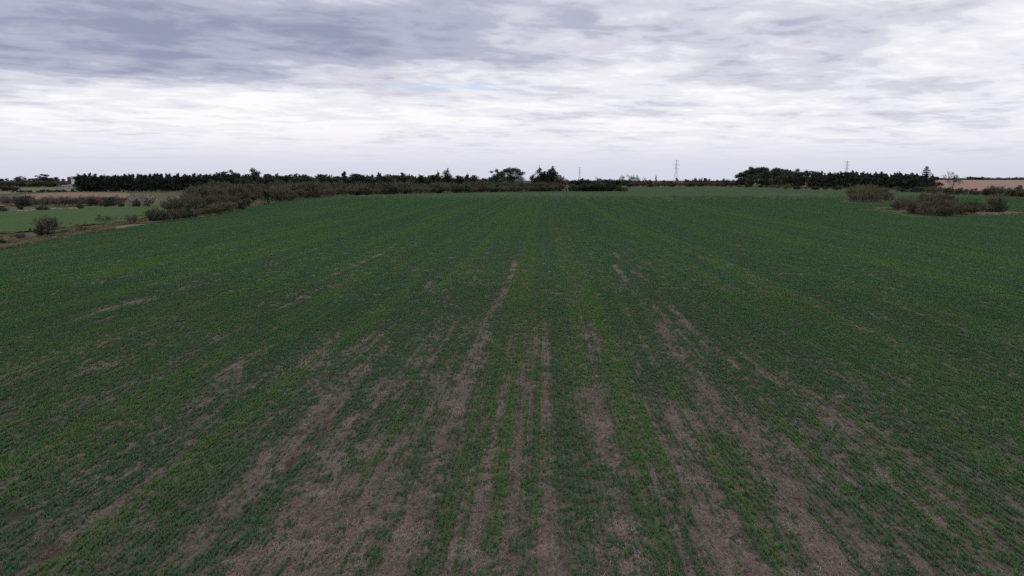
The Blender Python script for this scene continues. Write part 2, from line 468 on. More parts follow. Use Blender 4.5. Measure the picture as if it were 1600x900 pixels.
def sheet(name, pts, mat, lift, label, world=False):
    """a patch of ground from its outline, following the land"""
    p = pts if world else [ground_at(*a) for a in pts]
    me = mesh_from(name, [(v.x, v.y, hz1(v.x, v.y) + lift) for v in p], [tuple(range(len(p)))], mat)
    return tag(link(name, me), label, 'ground', kind='structure')
MAT_GREEN2 = ground_mat('green_pasture', [(0.027, 0.068, 0.011), (0.035, 0.078, 0.013), (0.032, 0.056, 0.013), (0.044, 0.075, 0.014)], 0.12, (1.0, 0.35))
MAT_BROWN = ground_mat('brown_stubble', [(0.160, 0.098, 0.066), (0.205, 0.130, 0.088), (0.115, 0.082, 0.056), (0.140, 0.098, 0.064)], 0.05, (0.5, 1.0))
MAT_PINK = ground_mat('pink_stubble', [(0.235, 0.155, 0.128), (0.285, 0.190, 0.155), (0.200, 0.135, 0.115), (0.250, 0.172, 0.145)], 0.04, (0.4, 1.0))
MAT_DRY = ground_mat('dry_grass_ground', [(0.110, 0.094, 0.062), (0.155, 0.128, 0.092), (0.066, 0.074, 0.036), (0.080, 0.084, 0.045)], 0.25)
MAT_STRIP = ground_mat('grass_strip', [(0.090, 0.105, 0.048), (0.120, 0.125, 0.065), (0.055, 0.070, 0.032)], 0.05)
g_l = ground_at(0, 362); g_l2 = ground_at(0, 331)
sheet('pasture', [(-300, 372), (-300, 333), (0, 331), (60, 328.5), (120, 326), (215, 322), (262, 321), (250, 335), (205, 345), (120, 353), (60, 360), (0, 364)], MAT_GREEN2, 0.05, 'smooth green pasture left of the crop field')
sheet('stubble_field', [(-200, 324), (-200, 312), (12, 309), (40, 304), (70, 301.5), (118, 300.2), (196, 300.6), (206, 304), (190, 312), (150, 316), (60, 318), (0, 322)], MAT_BROWN, 0.05, 'bare brown stubble field before the left pine wood')
sheet('grass_strip', [(-150, 300), (-150, 296), (20, 295), (70, 293.2), (122, 293), (122, 298.8), (60, 300.2), (0, 304)], MAT_STRIP, 0.05, 'pale green grass strip behind the brown stubble')
sheet('dirt_track', [(-260, 432), (-260, 420), (0, 383), (60, 374.5), (100, 367), (160, 357), (230, 347.5), (300, 339.5), (330, 336), (330, 337.6), (230, 350.6), (160, 361.6), (100, 372.3), (60, 380), (0, 390.2)], MAT_DRY, 0.09, 'dry tan track along the left edge of the crop field')
pk = []
for px, d in ((1447, 745), (1447, 1000), (1447, 1300), (1452, 1640), (1540, 1640), (1640, 1640), (1800, 1640), (1800, 1000), (1800, 620), (1640, 620), (1520, 680)):
    pk.append(at_depth(px, d))
# the far stubble follows the rise, so it is laid as a grid
gv, gf_ = [], []
NU, NV = 14, 26
for j in range(NV + 1):
    for i in range(NU + 1):
        p = at_depth(1447 + (1800 - 1447) * i / NU, 640 + (1680 - 640) * j / NV)
        gv.append((p.x, p.y, p.z + 0.12))
for j in range(NV):
    for i in range(NU):
        a = j * (NU + 1) + i
        gf_.append((a, a + 1, a + NU + 2, a + NU + 1))
tag(link('stubble_field', mesh_from('far_stubble', gv, gf_, MAT_PINK, True)), 'pinkish bare stubble field rising beyond the right hedge', 'ground', kind='structure')
ring = []
for k in range(40):
    a = 2 * math.pi * k / 40
    w = 1 + 0.10 * math.sin(3 * a + 1) + 0.06 * math.sin(7 * a)
    ring.append((1487 + 99 * w * math.cos(a), 331.0 + 9.2 * w * math.sin(a) * (0.9 if math.sin(a) > 0 else 0.5)))
sheet('dry_grass_patch', ring, MAT_DRY, 0.09, 'tan ring of dry grass under the large brown thicket')
ring = [(1357 + 44 * math.cos(2 * math.pi * k / 24), 314.5 + 3.6 * math.sin(2 * math.pi * k / 24)) for k in range(24)]
sheet('dry_grass_patch', ring, MAT_DRY, 0.09, 'thin ring of dry grass under the yellow-green thicket')
sheet('dry_grass_patch', [(1362, 325.5), (1372, 324.2), (1395, 323.6), (1400, 325.5), (1388, 327), (1370, 326.8)], MAT_DRY, 0.10, 'tan bare spot in the crop left of the large brown thicket')

# ------------------------------------------------------------------ tufts of the crop (one mass of plants nobody could count)
def blade_mat(name, a, bcol, ccol):
    m, N, b = mat_new(name)
    at = N.node('ShaderNodeAttribute', attribute_name='tint', attribute_type='INSTANCER')
    g = N.node('ShaderNodeNewGeometry')
    f = at.outputs['Fac']
    c = N.mix(N.smooth(f, 0.2, 0.95), a, bcol)
    c = N.mix(N.smooth(g.outputs['Random Per Island'], 0.80, 1.0, 0, 0.6), c, ccol)
    N.put(b.inputs['Base Color'], c)
    b.inputs['Roughness'].default_value = 0.7
    b.inputs['Specular IOR Level'].default_value = 0.12
    return m
MAT_CROP = blade_mat('crop_leaf', (0.070, 0.148, 0.070), (0.092, 0.192, 0.052), (0.150, 0.165, 0.100))
MAT_STRAW = blade_mat('straw', (0.105, 0.082, 0.068), (0.215, 0.172, 0.140), (0.30, 0.245, 0.20))
MAT_WEED = blade_mat('dry_weed', (0.235, 0.200, 0.130), (0.120, 0.150, 0.065), (0.30, 0.26, 0.18))

def blades(base, n_each, h, w, lean, rg):
    """single-triangle leaves leaning out of each base point"""
    b = np.repeat(np.asarray(base), n_each, axis=0); n = len(b)
    az = rg.random(n) * 2 * math.pi
    ln = lean * (0.35 + 0.65 * rg.random(n)); hh = h * (0.6 + 0.6 * rg.random(n)); ww = w * (0.7 + 0.6 * rg.random(n))
    out = np.stack([np.cos(az), np.sin(az), np.zeros(n)], -1); side = np.stack([-np.sin(az), np.cos(az), np.zeros(n)], -1)
    tip = b + out * (ln * hh)[:, None]; tip[:, 2] += hh * np.sqrt(np.maximum(1 - np.minimum(ln, 0.97) ** 2, 0.05))
    root = b + out * (0.1 * ln * hh)[:, None]; root[:, 2] -= 0.01
    m1 = root * 0.5 + tip * 0.5; m1[:, 2] += 0.12 * hh
    v = np.stack([root, m1 + side * ww[:, None] * 0.5, tip, m1 - side * ww[:, None] * 0.5], 1)
    return v.reshape(-1, 3)
lib = {}
def proto(key, me):
    o = bpy.data.objects.new('z_' + key, me); lib.setdefault(key.rstrip('0123456789'), []).append(o); return o
rg = np.random.default_rng(11)
for lv, keep in enumerate((0.28, 0.55, 0.80, 1.0)):           # thin to full rows, three of each
    for k in range(3):
        ys = np.arange(0, 0.32, 0.05); ys = ys + rg.normal(0, 0.018, len(ys)); ys = ys[rg.random(len(ys)) < keep]
        if len(ys) == 0: ys = np.array([0.15])
        base = np.stack([rg.normal(0, 0.026, len(ys)), ys - 0.16, np.zeros(len(ys))], -1)
        proto('a%d' % (lv * 3 + k), np_mesh('crop_row_%d' % (lv * 3 + k), blades(base, 7, 0.125, 0.020, 0.90, rg), 4, MAT_CROP))
for lv, keep in enumerate((0.3, 0.58, 0.82, 1.0)):
    for k in range(3):
        pts = []
        for r_ in range(4):
            ys = np.arange(0, 1.5, 0.12); ys = ys + rg.normal(0, 0.03, len(ys)); ys = ys[rg.random(len(ys)) < keep]
            pts += [(r_ * ROW - 1.5 * ROW + rg.normal(0, 0.025), yy - 0.75, 0) for yy in ys]
        proto('b%d' % (lv * 3 + k), np_mesh('crop_bed_%d' % (lv * 3 + k), blades(np.array(pts), 5, 0.14, 0.045, 0.95, rg), 4, MAT_CROP))
for k in range(4):                                            # straw and stubble
    n = 95
    c = np.stack([rg.uniform(-0.35, 0.35, n), rg.uniform(-0.35, 0.35, n), rg.uniform(0.004, 0.035, n)], -1)
    az = np.where(rg.random(n) < 0.6, rg.normal(math.pi / 2, 0.25, n), rg.random(n) * math.pi)
    L = rg.uniform(0.05, 0.22, n); w = rg.uniform(0.006, 0.016, n); tl = rg.normal(0, 0.22, n)
    d = np.stack([np.cos(az) * np.cos(tl), np.sin(az) * np.cos(tl), np.sin(tl)], -1) * (L / 2)[:, None]
    s = np.stack([-np.sin(az), np.cos(az), np.zeros(n)], -1) * (w / 2)[:, None]
    v = np.stack([c - d - s, c + d - s, c + d + s, c - d + s], 1); v[..., 2] = np.maximum(v[..., 2], 0.003)
    proto('s%d' % k, np_mesh('straw_litter_%d' % k, v.reshape(-1, 3), 4, MAT_STRAW))
for k in range(4):                                            # rough grass of the margins
    n = 16
    base = np.stack([rg.normal(0, 0.22, n), rg.normal(0, 0.22, n), np.zeros(n)], -1)
    proto('w%d' % k, np_mesh('rough_tuft_%d' % k, blades(base, 6, 0.42, 0.05, 0.7, rg), 4, MAT_WEED))
for key in lib:
    cl = bpy.data.collections.new('library_' + key)
    for o in lib[key]: cl.objects.link(o)
    lib[key] = cl

def scatter(name, key, P, rot, scl, var, tn, label, cat):
    """instances of a small library of tufts on given points"""
    me = bpy.data.meshes.new(name)
    me.vertices.add(len(P)); me.vertices.foreach_set('co', np.asarray(P, np.float32).ravel())
    for nm, typ, val in (('rotz', 'FLOAT', rot), ('size', 'FLOAT', scl), ('tint', 'FLOAT', tn)):
        a = me.attributes.new(nm, typ, 'POINT'); a.data.foreach_set('value', np.asarray(val, np.float32))
    a = me.attributes.new('variant', 'INT', 'POINT'); a.data.foreach_set('value', np.asarray(var, np.int32))
    o = link(name, me)
    ng = bpy.data.node_groups.new(name, 'GeometryNodeTree')
    ng.interface.new_socket('Geometry', in_out='INPUT', socket_type='NodeSocketGeometry')
    ng.interface.new_socket('Geometry', in_out='OUTPUT', socket_type='NodeSocketGeometry')
    gi = ng.nodes.new('NodeGroupInput'); go = ng.nodes.new('NodeGroupOutput')
    ci = ng.nodes.new('GeometryNodeCollectionInfo'); ci.inputs['Collection'].default_value = lib[key]
    ci.inputs['Separate Children'].default_value = True; ci.inputs['Reset Children'].default_value = True
    ip = ng.nodes.new('GeometryNodeInstanceOnPoints'); ip.inputs['Pick Instance'].default_value = True
    def na_(nm, typ):
        n = ng.nodes.new('GeometryNodeInputNamedAttribute'); n.data_type = typ; n.inputs['Name'].default_value = nm; return n.outputs['Attribute']
    cx = ng.nodes.new('ShaderNodeCombineXYZ'); ng.links.new(na_('rotz', 'FLOAT'), cx.inputs[2])
    er = ng.nodes.new('FunctionNodeEulerToRotation'); ng.links.new(cx.outputs[0], er.inputs[0])
    ng.links.new(gi.outputs[0], ip.inputs['Points']); ng.links.new(ci.outputs[0], ip.inputs['Instance'])
    ng.links.new(na_('variant', 'INT'), ip.inputs['Instance Index'])
    ng.links.new(er.outputs[0], ip.inputs['Rotation']); ng.links.new(na_('size', 'FLOAT'), ip.inputs['Scale'])
    ng.links.new(ip.outputs[0], go.inputs[0])
    md = o.modifiers.new('scatter', 'NODES'); md.node_group = ng
    return tag(o, label, cat, kind='stuff')

def view_half(Y): return Y * 0.80 + 7.0
def slots(y0, y1, dx, dy):
    out = []
    for y_ in np.arange(y0, y1, dy):
        h = view_half(y_); k0 = math.ceil((-h - 0.05 * y_) / dx); k1 = math.floor((h - 0.02 * y_) / dx)
        xs = np.arange(k0, k1 + 1) * dx
        out.append(np.stack([xs, np.full(len(xs), y_)], -1))
    return np.concatenate(out)
ISLES = [(ground_at(1487, 331), 27.0, 23.0), (ground_at(1357, 314.5), 14.5, 19.0)]
def inside(X, Y, m=0.3):
    ok = (X > field_l(Y) + m) & (X < field_r(Y) - m)
    for p, a, b_ in ISLES: ok &= ((X - p.x) / a) ** 2 + ((Y - p.y) / b_) ** 2 > 1
    return ok
def crop_scatter(name, key, S, dy, gain, jitter, label, near=None, far_=None):
    X, Y = S[:, 0], S[:, 1]
    Y = Y + rng.uniform(-0.5, 0.5, len(Y)) * dy
    ok = inside(X, Y); X, Y = X[ok], Y[ok]
    c = cover(X, Y)
    fine_ = fbm(X / 0.42, Y / 1.4, 5, 3) - 0.5
    c = np.clip(c + fine_ * gain + rng.normal(0, 0.19, len(X)), 0, 1) * (1 - soil_mask(X, Y) * (Y < 60))
    pk_ = np.ones(len(X))
    if near: pk_ = pk_ * sstep(Y, *near)
    if far_: pk_ = pk_ * (1 - sstep(Y, *far_))
    ok = rng.random(len(X)) < pk_
    X, Y, c = X[ok], Y[ok], c[ok]
    lev = np.digitize(c, (0.30, 0.48, 0.66, 0.86)) - 1
    stray = 0.55 if key == 'a' else 0.30                      # weak seedlings in the thin places
    ok = (lev >= 0) | (rng.random(len(X)) < stray)
    weak = lev[ok] < 0
    X, Y, c, lev = X[ok], Y[ok], c[ok], np.maximum(lev[ok], 0)
    var = lev * 3 + rng.integers(0, 3, len(X))
    rot = np.where(rng.random(len(X)) < 0.5, 0, math.pi) + rng.normal(0, jitter, len(X))
    scl = (0.62 + 0.62 * c) * rng.uniform(0.85, 1.2, len(X)) * np.where(weak, rng.uniform(0.5, 0.9, len(X)), 1.0)
    tn = np.clip(tint(X, Y) + rng.normal(0, 0.10, len(X)) + 0.10 * (c - 0.6), 0, 1)
    P = np.stack([X + rng.normal(0, 0.018, len(X)), Y, relief(X, Y)], -1)
    # collection children come sorted by name
    return scatter(name, key, P, rot, scl, sorted_index(key, var), tn, label, 'crop')
def sorted_index(key, var):
    names = [o.name for o in lib[key].objects]
    order = sorted(range(len(names)), key=lambda i: names[i])
    inv_ = {int(names[i][3:]): k for k, i in enumerate(order)}
    return np.array([inv_[int(v)] for v in var], np.int32)
S1 = slots(14, 84, ROW, 0.31)
S2 = slots(50, 520, ROW * 4, 1.5)
crop_scatter('crop_plants', 'a', S1, 0.3, 0.70, 0.12, 'tufts of young crop in thin rows on the near ground', far_=(54, 84))
crop_scatter('crop_plants', 'b', S2, 1.0, 0.55, 0.05, 'dense rows of young green crop across the middle of the field', near=(50, 78), far_=(150, 520))
S3 = slots(14, 75, 0.62, 0.62)
S3 = S3 + rng.uniform(-0.25, 0.25, S3.shape)
ok = inside(S3[:, 0], S3[:, 1]) & (rng.random(len(S3)) < np.clip(1.25 - cover(S3[:, 0], S3[:, 1]), 0.15, 1))
S3 = S3[ok]
P = np.stack([S3[:, 0], S3[:, 1], relief(S3[:, 0], S3[:, 1])], -1)
scatter('straw_litter', 's', P, rng.normal(0, 0.2, len(P)), rng.uniform(0.85, 1.25, len(P)), sorted_index('s', rng.integers(0, 4, len(P))),
        rng.random(len(P)) * sstep(fbm(S3[:, 0] / 2, S3[:, 1] / 4, 77, 3), 0.3, 0.7), 'pale straw lying between the thin crop rows', 'straw')
# rough grass: along the left margin and round the thickets
wp = []
for k in range(9000):
    px = rng.uniform(-40, 520)
    y0 = np.interp(px, [p[0] for p in EDGE_L], [p[1] for p in EDGE_L])
    d = rng.exponential(1.0)
    p = ground_at(px, y0 + 0.5 - min(d, 4) * (y0 - 280) * 0.055)
    wp.append((p.x, p.y, 0.0))
for (c_, a_, b_) in ISLES:
    for k in range(1500):
        an = rng.uniform(0, 2 * math.pi); rr = rng.uniform(0.75, 1.06)
        wp.append((c_.x + a_ * rr * math.cos(an), c_.y + b_ * rr * math.sin(an), 0.0))
wp = np.array(wp); keepw = fbm(wp[:, 0] / 5, wp[:, 1] / 5, 15, 3) > 0.50; wp = wp[keepw]
scatter('rough_grass', 'w', wp, rng.uniform(0, 6.28, len(wp)), rng.uniform(0.5, 1.25, len(wp)), sorted_index('w', rng.integers(0, 4, len(wp))),
        fbm(wp[:, 0] / 6, wp[:, 1] / 6, 18, 3), 'dry tufts of rough grass along the field margin and thickets', 'grass')

# ------------------------------------------------------------------ plants: shapes
def quads_at(c, size, rg, flat=0.0):
    """small randomly turned leaf-clump faces"""
    n = len(c)
    a = rg.normal(size=(n, 3)); a[:, 2] *= (1 - flat); a /= np.linalg.norm(a, axis=1)[:, None] + 1e-9
    b = rg.normal(size=(n, 3)); b -= (a * b).sum(1)[:, None] * a; b /= np.linalg.norm(b, axis=1)[:, None] + 1e-9
    s = size * rg.uniform(0.55, 1.35, n)
    a = a * s[:, None]; b = b * (s * rg.uniform(0.45, 0.9, n))[:, None]
    return np.stack([c - a * 0.6, c + b * 0.5, c + a * 0.6, c - b * 0.5], 1).reshape(-1, 3)
def blob_points(blobs, n, rg, shell=0.45):
    bl = np.array(blobs, float)
    vol = (bl[:, 3] * bl[:, 4] * bl[:, 5]) ** (2 / 3.)
    k = rg.choice(len(bl), n, p=vol / vol.sum())
    d = rg.normal(size=(n, 3)); d /= np.linalg.norm(d, axis=1)[:, None]
    r = rg.random(n) ** shell
    r = r * (0.85 + 0.3 * rg.random(n))
    return bl[k, :3] + d * r[:, None] * bl[k, 3:6]
class Tubes:
    def __init__(s): s.v = []; s.f = []
    def seg(s, p0, p1, r0, r1, n=4):
        p0, p1 = Vector(p0), Vector(p1); d = (p1 - p0)
        if d.length < 1e-5: return
        d.normalize(); u = d.orthogonal().normalized(); w = d.cross(u)
        b = len(s.v)
        for p, r in ((p0, r0), (p1, r1)):
            for k in range(n):
                a = 2 * math.pi * k / n
                s.v.append(tuple(p + (u * math.cos(a) + w * math.sin(a)) * r))
        for k in range(n): s.f.append((b + k, b + (k + 1) % n, b + n + (k + 1) % n, b + n + k))
    def path(s, pts, r0, r1, n=4):
        m = len(pts) - 1
        for i in range(m): s.seg(pts[i], pts[i + 1], r0 + (r1 - r0) * i / m, r0 + (r1 - r0) * (i + 1) / m, n)
    def mesh(s, name, mat): return mesh_from(name, s.v, s.f, mat)
def wiggle(p0, d, L, n, bend, R, up=0.0):
    pts = [Vector(p0)]; d = Vector(d).normalized()
    for i in range(n):
        d = (d + Vector((R.gauss(0, bend), R.gauss(0, bend), R.gauss(0, bend) + up))).normalized()
        pts.append(pts[-1] + d * (L / n))
    return pts, d
def limbs(T, p0, d, L, r, lev, R, spread=0.75, kids=(3, 5), up=0.06, minr=0.02):
    pts, dd = wiggle(p0, d, L, 4, 0.10, R, up)
    T.path(pts, r, max(r * 0.5, minr), 5 if lev > 1 else 3)
    if lev <= 0: return
    for k in range(R.randint(*kids)):
        i = R.choice((2, 3, 4, 4)); q = pts[i]
        a = R.uniform(0, 6.283); s = R.uniform(0.45, 1.0) * spread
        u = dd.orthogonal().normalized(); w = dd.cross(u)
        nd = (dd + (u * math.cos(a) + w * math.sin(a)) * s).normalized()
        limbs(T, q, nd, L * R.uniform(0.5, 0.75), max(r * 0.52, minr), lev - 1, R, spread, kids, up, minr)

BARK = leaf_mat('bark', (0.050, 0.042, 0.038), (0.085, 0.073, 0.065), 0.8)
BARK_PALE = leaf_mat('pale_bark', (0.10, 0.09, 0.085), (0.19, 0.175, 0.165), 0.8)
TWIG = leaf_mat('grey_twigs', (0.068, 0.069, 0.049), (0.128, 0.122, 0.090), 0.25)
TWIG_RED = leaf_mat('reddish_twigs', (0.085, 0.066, 0.056), (0.14, 0.106, 0.088), 0.25)
L_PINE = leaf_mat('pine_needles', (0.018, 0.027, 0.024), (0.042, 0.058, 0.047))
L_EUC = leaf_mat('gum_leaves', (0.03, 0.038, 0.029), (0.066, 0.074, 0.052))
L_UMB = leaf_mat('stone_pine_needles', (0.026, 0.04, 0.032), (0.054, 0.074, 0.054))
L_DARK = leaf_mat('dark_leaves', (0.02, 0.027, 0.019), (0.046, 0.056, 0.035))
L_OLIVE = leaf_mat('olive_leaves', (0.058, 0.062, 0.034), (0.105, 0.1, 0.056))
L_WILLOW = leaf_mat('willow_leaves', (0.090, 0.088, 0.036), (0.150, 0.138, 0.052))
L_RUST = leaf_mat('rusty_leaves', (0.085, 0.050, 0.036), (0.140, 0.085, 0.055))
L_PALE = leaf_mat('pale_blossom', (0.20, 0.185, 0.150), (0.36, 0.34, 0.29))
L_PALM = leaf_mat('palm_leaf', (0.020, 0.032, 0.018), (0.048, 0.060, 0.030))
L_DEAD = leaf_mat('dead_palm_leaf', (0.14, 0.095, 0.060), (0.24, 0.175, 0.110))

SHAPE = {}           # kind -> list of (width, height, [(part name, mesh), ...])
def add_shape(kind, w, h, parts): SHAPE.setdefault(kind, []).append((w, h, parts))

def make_trees():
    for s in range(4):                                        # plantation pine
        R = random.Random(100 + s); rg = np.random.default_rng(100 + s)
        H = 16.0; T = Tubes(); top = Vector((R.uniform(-.4, .4), R.uniform(-.4, .4), H * 0.97))
        T.path([(0, 0, 0), (0.1, 0, H * 0.35), (0.05, 0.1, H * 0.7), tuple(top)], 0.22, 0.04, 6)
        bl = []
        for k in range(15):
            z = H * (0.12 + 0.84 * k / 14); rr = 2.9 * (1 - (z / H) ** 2.6) ** 0.8 * R.uniform(0.55, 0.95) + 0.35
            a = R.uniform(0, 6.28); off = rr * R.uniform(0.2, 0.65)
            p = (off * math.cos(a), off * math.sin(a), z)
            T.seg((0, 0, z - 0.5), p, 0.06, 0.03, 3)
            bl.append((*p, rr * 0.75, rr * 0.75, R.uniform(0.8, 1.5)))
        bl.append((top.x, top.y, H * 0.94, 0.55, 0.55, H * 0.06))
        c = blob_points(bl, 1300, rg)
        add_shape('pine', 4.2, H, [('trunk', T.mesh('pine_trunk', BARK)), ('crown', np_mesh('pine_crown', quads_at(c, 0.85, rg), 4, L_PINE))])
    for s in range(5):                                        # gum tree, broad and ragged
        R = random.Random(200 + s); rg = np.random.default_rng(200 + s)
        H = 22.0; T = Tubes(); bl = []
        T.path([(0, 0, 0), (0.2, 0, 4), (0.1, 0.2, 8)], 0.5, 0.32, 6)
        for k in range(R.randint(15, 19)):
            a = R.uniform(0, 6.28); z = H * R.uniform(0.30, 0.90); off = 5.8 * (1 - abs(z / H - 0.58) * 1.1) * R.uniform(0.15, 1.0)
            p = Vector((off * math.cos(a), off * math.sin(a), z)); q = Vector((0.1, 0.2, min(8, z * 0.5)))
            T.path([q, q.lerp(p, 0.5) + Vector((0, 0, 0.8)), p], 0.22, 0.06, 4)
            r = R.uniform(1.7, 3.3); bl.append((*p, r, r, r * R.uniform(0.6, 0.95)))
        bl.append((R.uniform(-1, 1), R.uniform(-1, 1), H * 0.92, 1.9, 1.9, H * 0.075))
        for k in range(4):
            a = R.uniform(0, 6.28); bl.append((3.5 * math.cos(a), 3.5 * math.sin(a), H * R.uniform(0.12, 0.28), 2.4, 2.4, 2.2))
        c = blob_points(bl, 2600, rg, 0.4)
        add_shape('gum', 11.5, H, [('trunk', T.mesh('gum_trunk', BARK_PALE)), ('crown', np_mesh('gum_crown', quads_at(c, 0.85, rg), 4, L_EUC))])
    R = random.Random(300); rg = np.random.default_rng(300)   # umbrella pine
    T = Tubes(); T.path([(0, 0, 0), (0.5, 0, 4), (0.2, 0.2, 8.5)], 0.55, 0.36, 7); bl = []
    for k in range(70):
        a = R.uniform(0, 6.28); rr = 11.0 * math.sqrt(R.random()); z = 11.2 + 9.0 * math.sqrt(max(0, 1 - (rr / 11.8) ** 2)) * R.uniform(0.80, 1.0)
        p = (rr * math.cos(a), rr * math.sin(a), z)
        T.path([(0.2, 0.2, 8.3), (p[0] * 0.45, p[1] * 0.45, 11.5), (p[0] * 0.95, p[1] * 0.95, z - 0.6)], 0.20, 0.05, 4)
        bl.append((*p, 2.3, 2.3, 1.6))
    for k in range(44):
        a = R.uniform(0, 6.28); rr = R.uniform(0, 9.5); bl.append((rr * math.cos(a), rr * math.sin(a), R.uniform(7.0, 12.5), 2.6, 2.6, 2.0))
    c = blob_points(bl, 10500, rg, 0.42)
    add_shape('umbrella', 25.0, 21.8, [('trunk', T.mesh('umbrella_trunk', BARK)), ('crown', np_mesh('umbrella_crown', quads_at(c, 0.62, rg, 0.3), 4, L_UMB))])
    for s in range(3):                                        # cypress, steep and jagged
        R = random.Random(400 + s); rg = np.random.default_rng(400 + s)
        H = 22.0; T = Tubes(); T.path([(0, 0, 0), (0, 0.2, H * 0.5), (0.6, 0, H * 0.95)], 0.4, 0.05, 6); bl = []
        for k in range(22):
            f = k / 21; z = H * (0.10 + 0.85 * f); w = 4.3 * (1 - f ** 1.7) ** 0.75 + 0.5
            a = R.uniform(0, 6.28); off = w * R.uniform(0.1, 0.6)
            p = (off * math.cos(a) + 0.6 * f, off * math.sin(a), z); T.seg((0.5 * f, 0, z - 1.0), p, 0.09, 0.04, 3)
            bl.append((*p, w * 0.55, w * 0.55, 2.0))
        c = blob_points(bl, 2800, rg, 0.4)
        add_shape('cypress', 7.5, H, [('trunk', T.mesh('cypress_trunk', BARK)), ('crown', np_mesh('cypress_crown', quads_at(c, 0.6, rg), 4, L_PINE))])
    R = random.Random(500); rg = np.random.default_rng(500)   # tiered conifer
    H = 24.0; T = Tubes(); T.path([(0, 0, 0), (0, 0, H * 0.5), (-0.3, 0, H * 0.98)], 0.42, 0.06, 6); cs = []
    for k in range(12):
        f = k / 11; z = H * (0.16 + 0.80 * f); L = 7.4 * (1 - f) ** 0.8 + 1.0
        for j in range(6):
            a = 6.283 * j / 6 + R.uniform(-.4, .4); Lj = L * R.uniform(0.55, 1.1)
            e = (Lj * math.cos(a), Lj * math.sin(a), z + 0.14 * Lj)
            T.path([(0, 0, z - 0.3), (e[0] * .6, e[1] * .6, z - 0.1), e], 0.10, 0.03, 3)
            for m_ in range(34):
                u = R.uniform(0.25, 1.05); cs.append((e[0] * u + R.gauss(0, .35), e[1] * u + R.gauss(0, .35), z - 0.2 + 0.3 * u + R.gauss(0, .22)))
    add_shape('tiered', 14.0, H, [('trunk', T.mesh('conifer_trunk', BARK)), ('crown', np_mesh('conifer_crown', quads_at(np.array(cs), 0.95, rg), 4, L_PINE))])
    for s in range(4):                                        # round evergreen tree, small
        R = random.Random(600 + s); rg = np.random.default_rng(600 + s)
        H = 12.0; T = Tubes(); T.path([(0, 0, 0), (0.1, 0.1, 3), (0, 0.2, 7)], 0.26, 0.10, 5); bl = []
        for k in range(16):
            a = R.uniform(0, 6.28); z = R.uniform(2.0, 10.4); off = R.uniform(0.4, 3.3) * (1 - abs(z - 6.5) / 8)
            p = (off * math.cos(a), off * math.sin(a), z); T.seg((0, 0.1, z * 0.5), p, 0.09, 0.03, 3); r = R.uniform(1.1, 2.0)
            bl.append((*p, r, r, r * 0.85))
        c = blob_points(bl, 1600, rg, 0.4)
        for kind, mt in (('round', L_DARK), ('rust', L_RUST), ('olivetree', L_OLIVE), ('brush', TWIG)):
            add_shape(kind, 7.6, H, [('trunk', T.mesh(kind + '_trunk', BARK)), ('crown', np_mesh(kind + '_crown', quads_at(c, 0.6, rg), 4, mt))])
    for s in range(3):                                        # bare deciduous tree
        R = random.Random(700 + s); H = 15.0; T = Tubes(); C = Tubes()
        tp, d = wiggle((0, 0, 0), (0, 0, 1), 4.0, 3, 0.05, R); T.path(tp, 0.34, 0.24, 6)
        for k in range(7):
            a = 6.283 * k / 7 + R.uniform(-.3, .3); nd = Vector((math.cos(a) * 0.75, math.sin(a) * 0.75, 1.0))
            limbs(C, tp[-1] if k % 2 else tp[-2], nd, R.uniform(4.4, 5.6), 0.17, 4, R, 0.75, (3, 4), 0.05, 0.040)
        mx = max(v[2] for v in C.v); wx = max(abs(v[0]) for v in C.v) * 2
        add_shape('bare', wx, mx, [('trunk', T.mesh('bare_trunk', BARK)), ('crown', C.mesh('bare_crown', TWIG))])
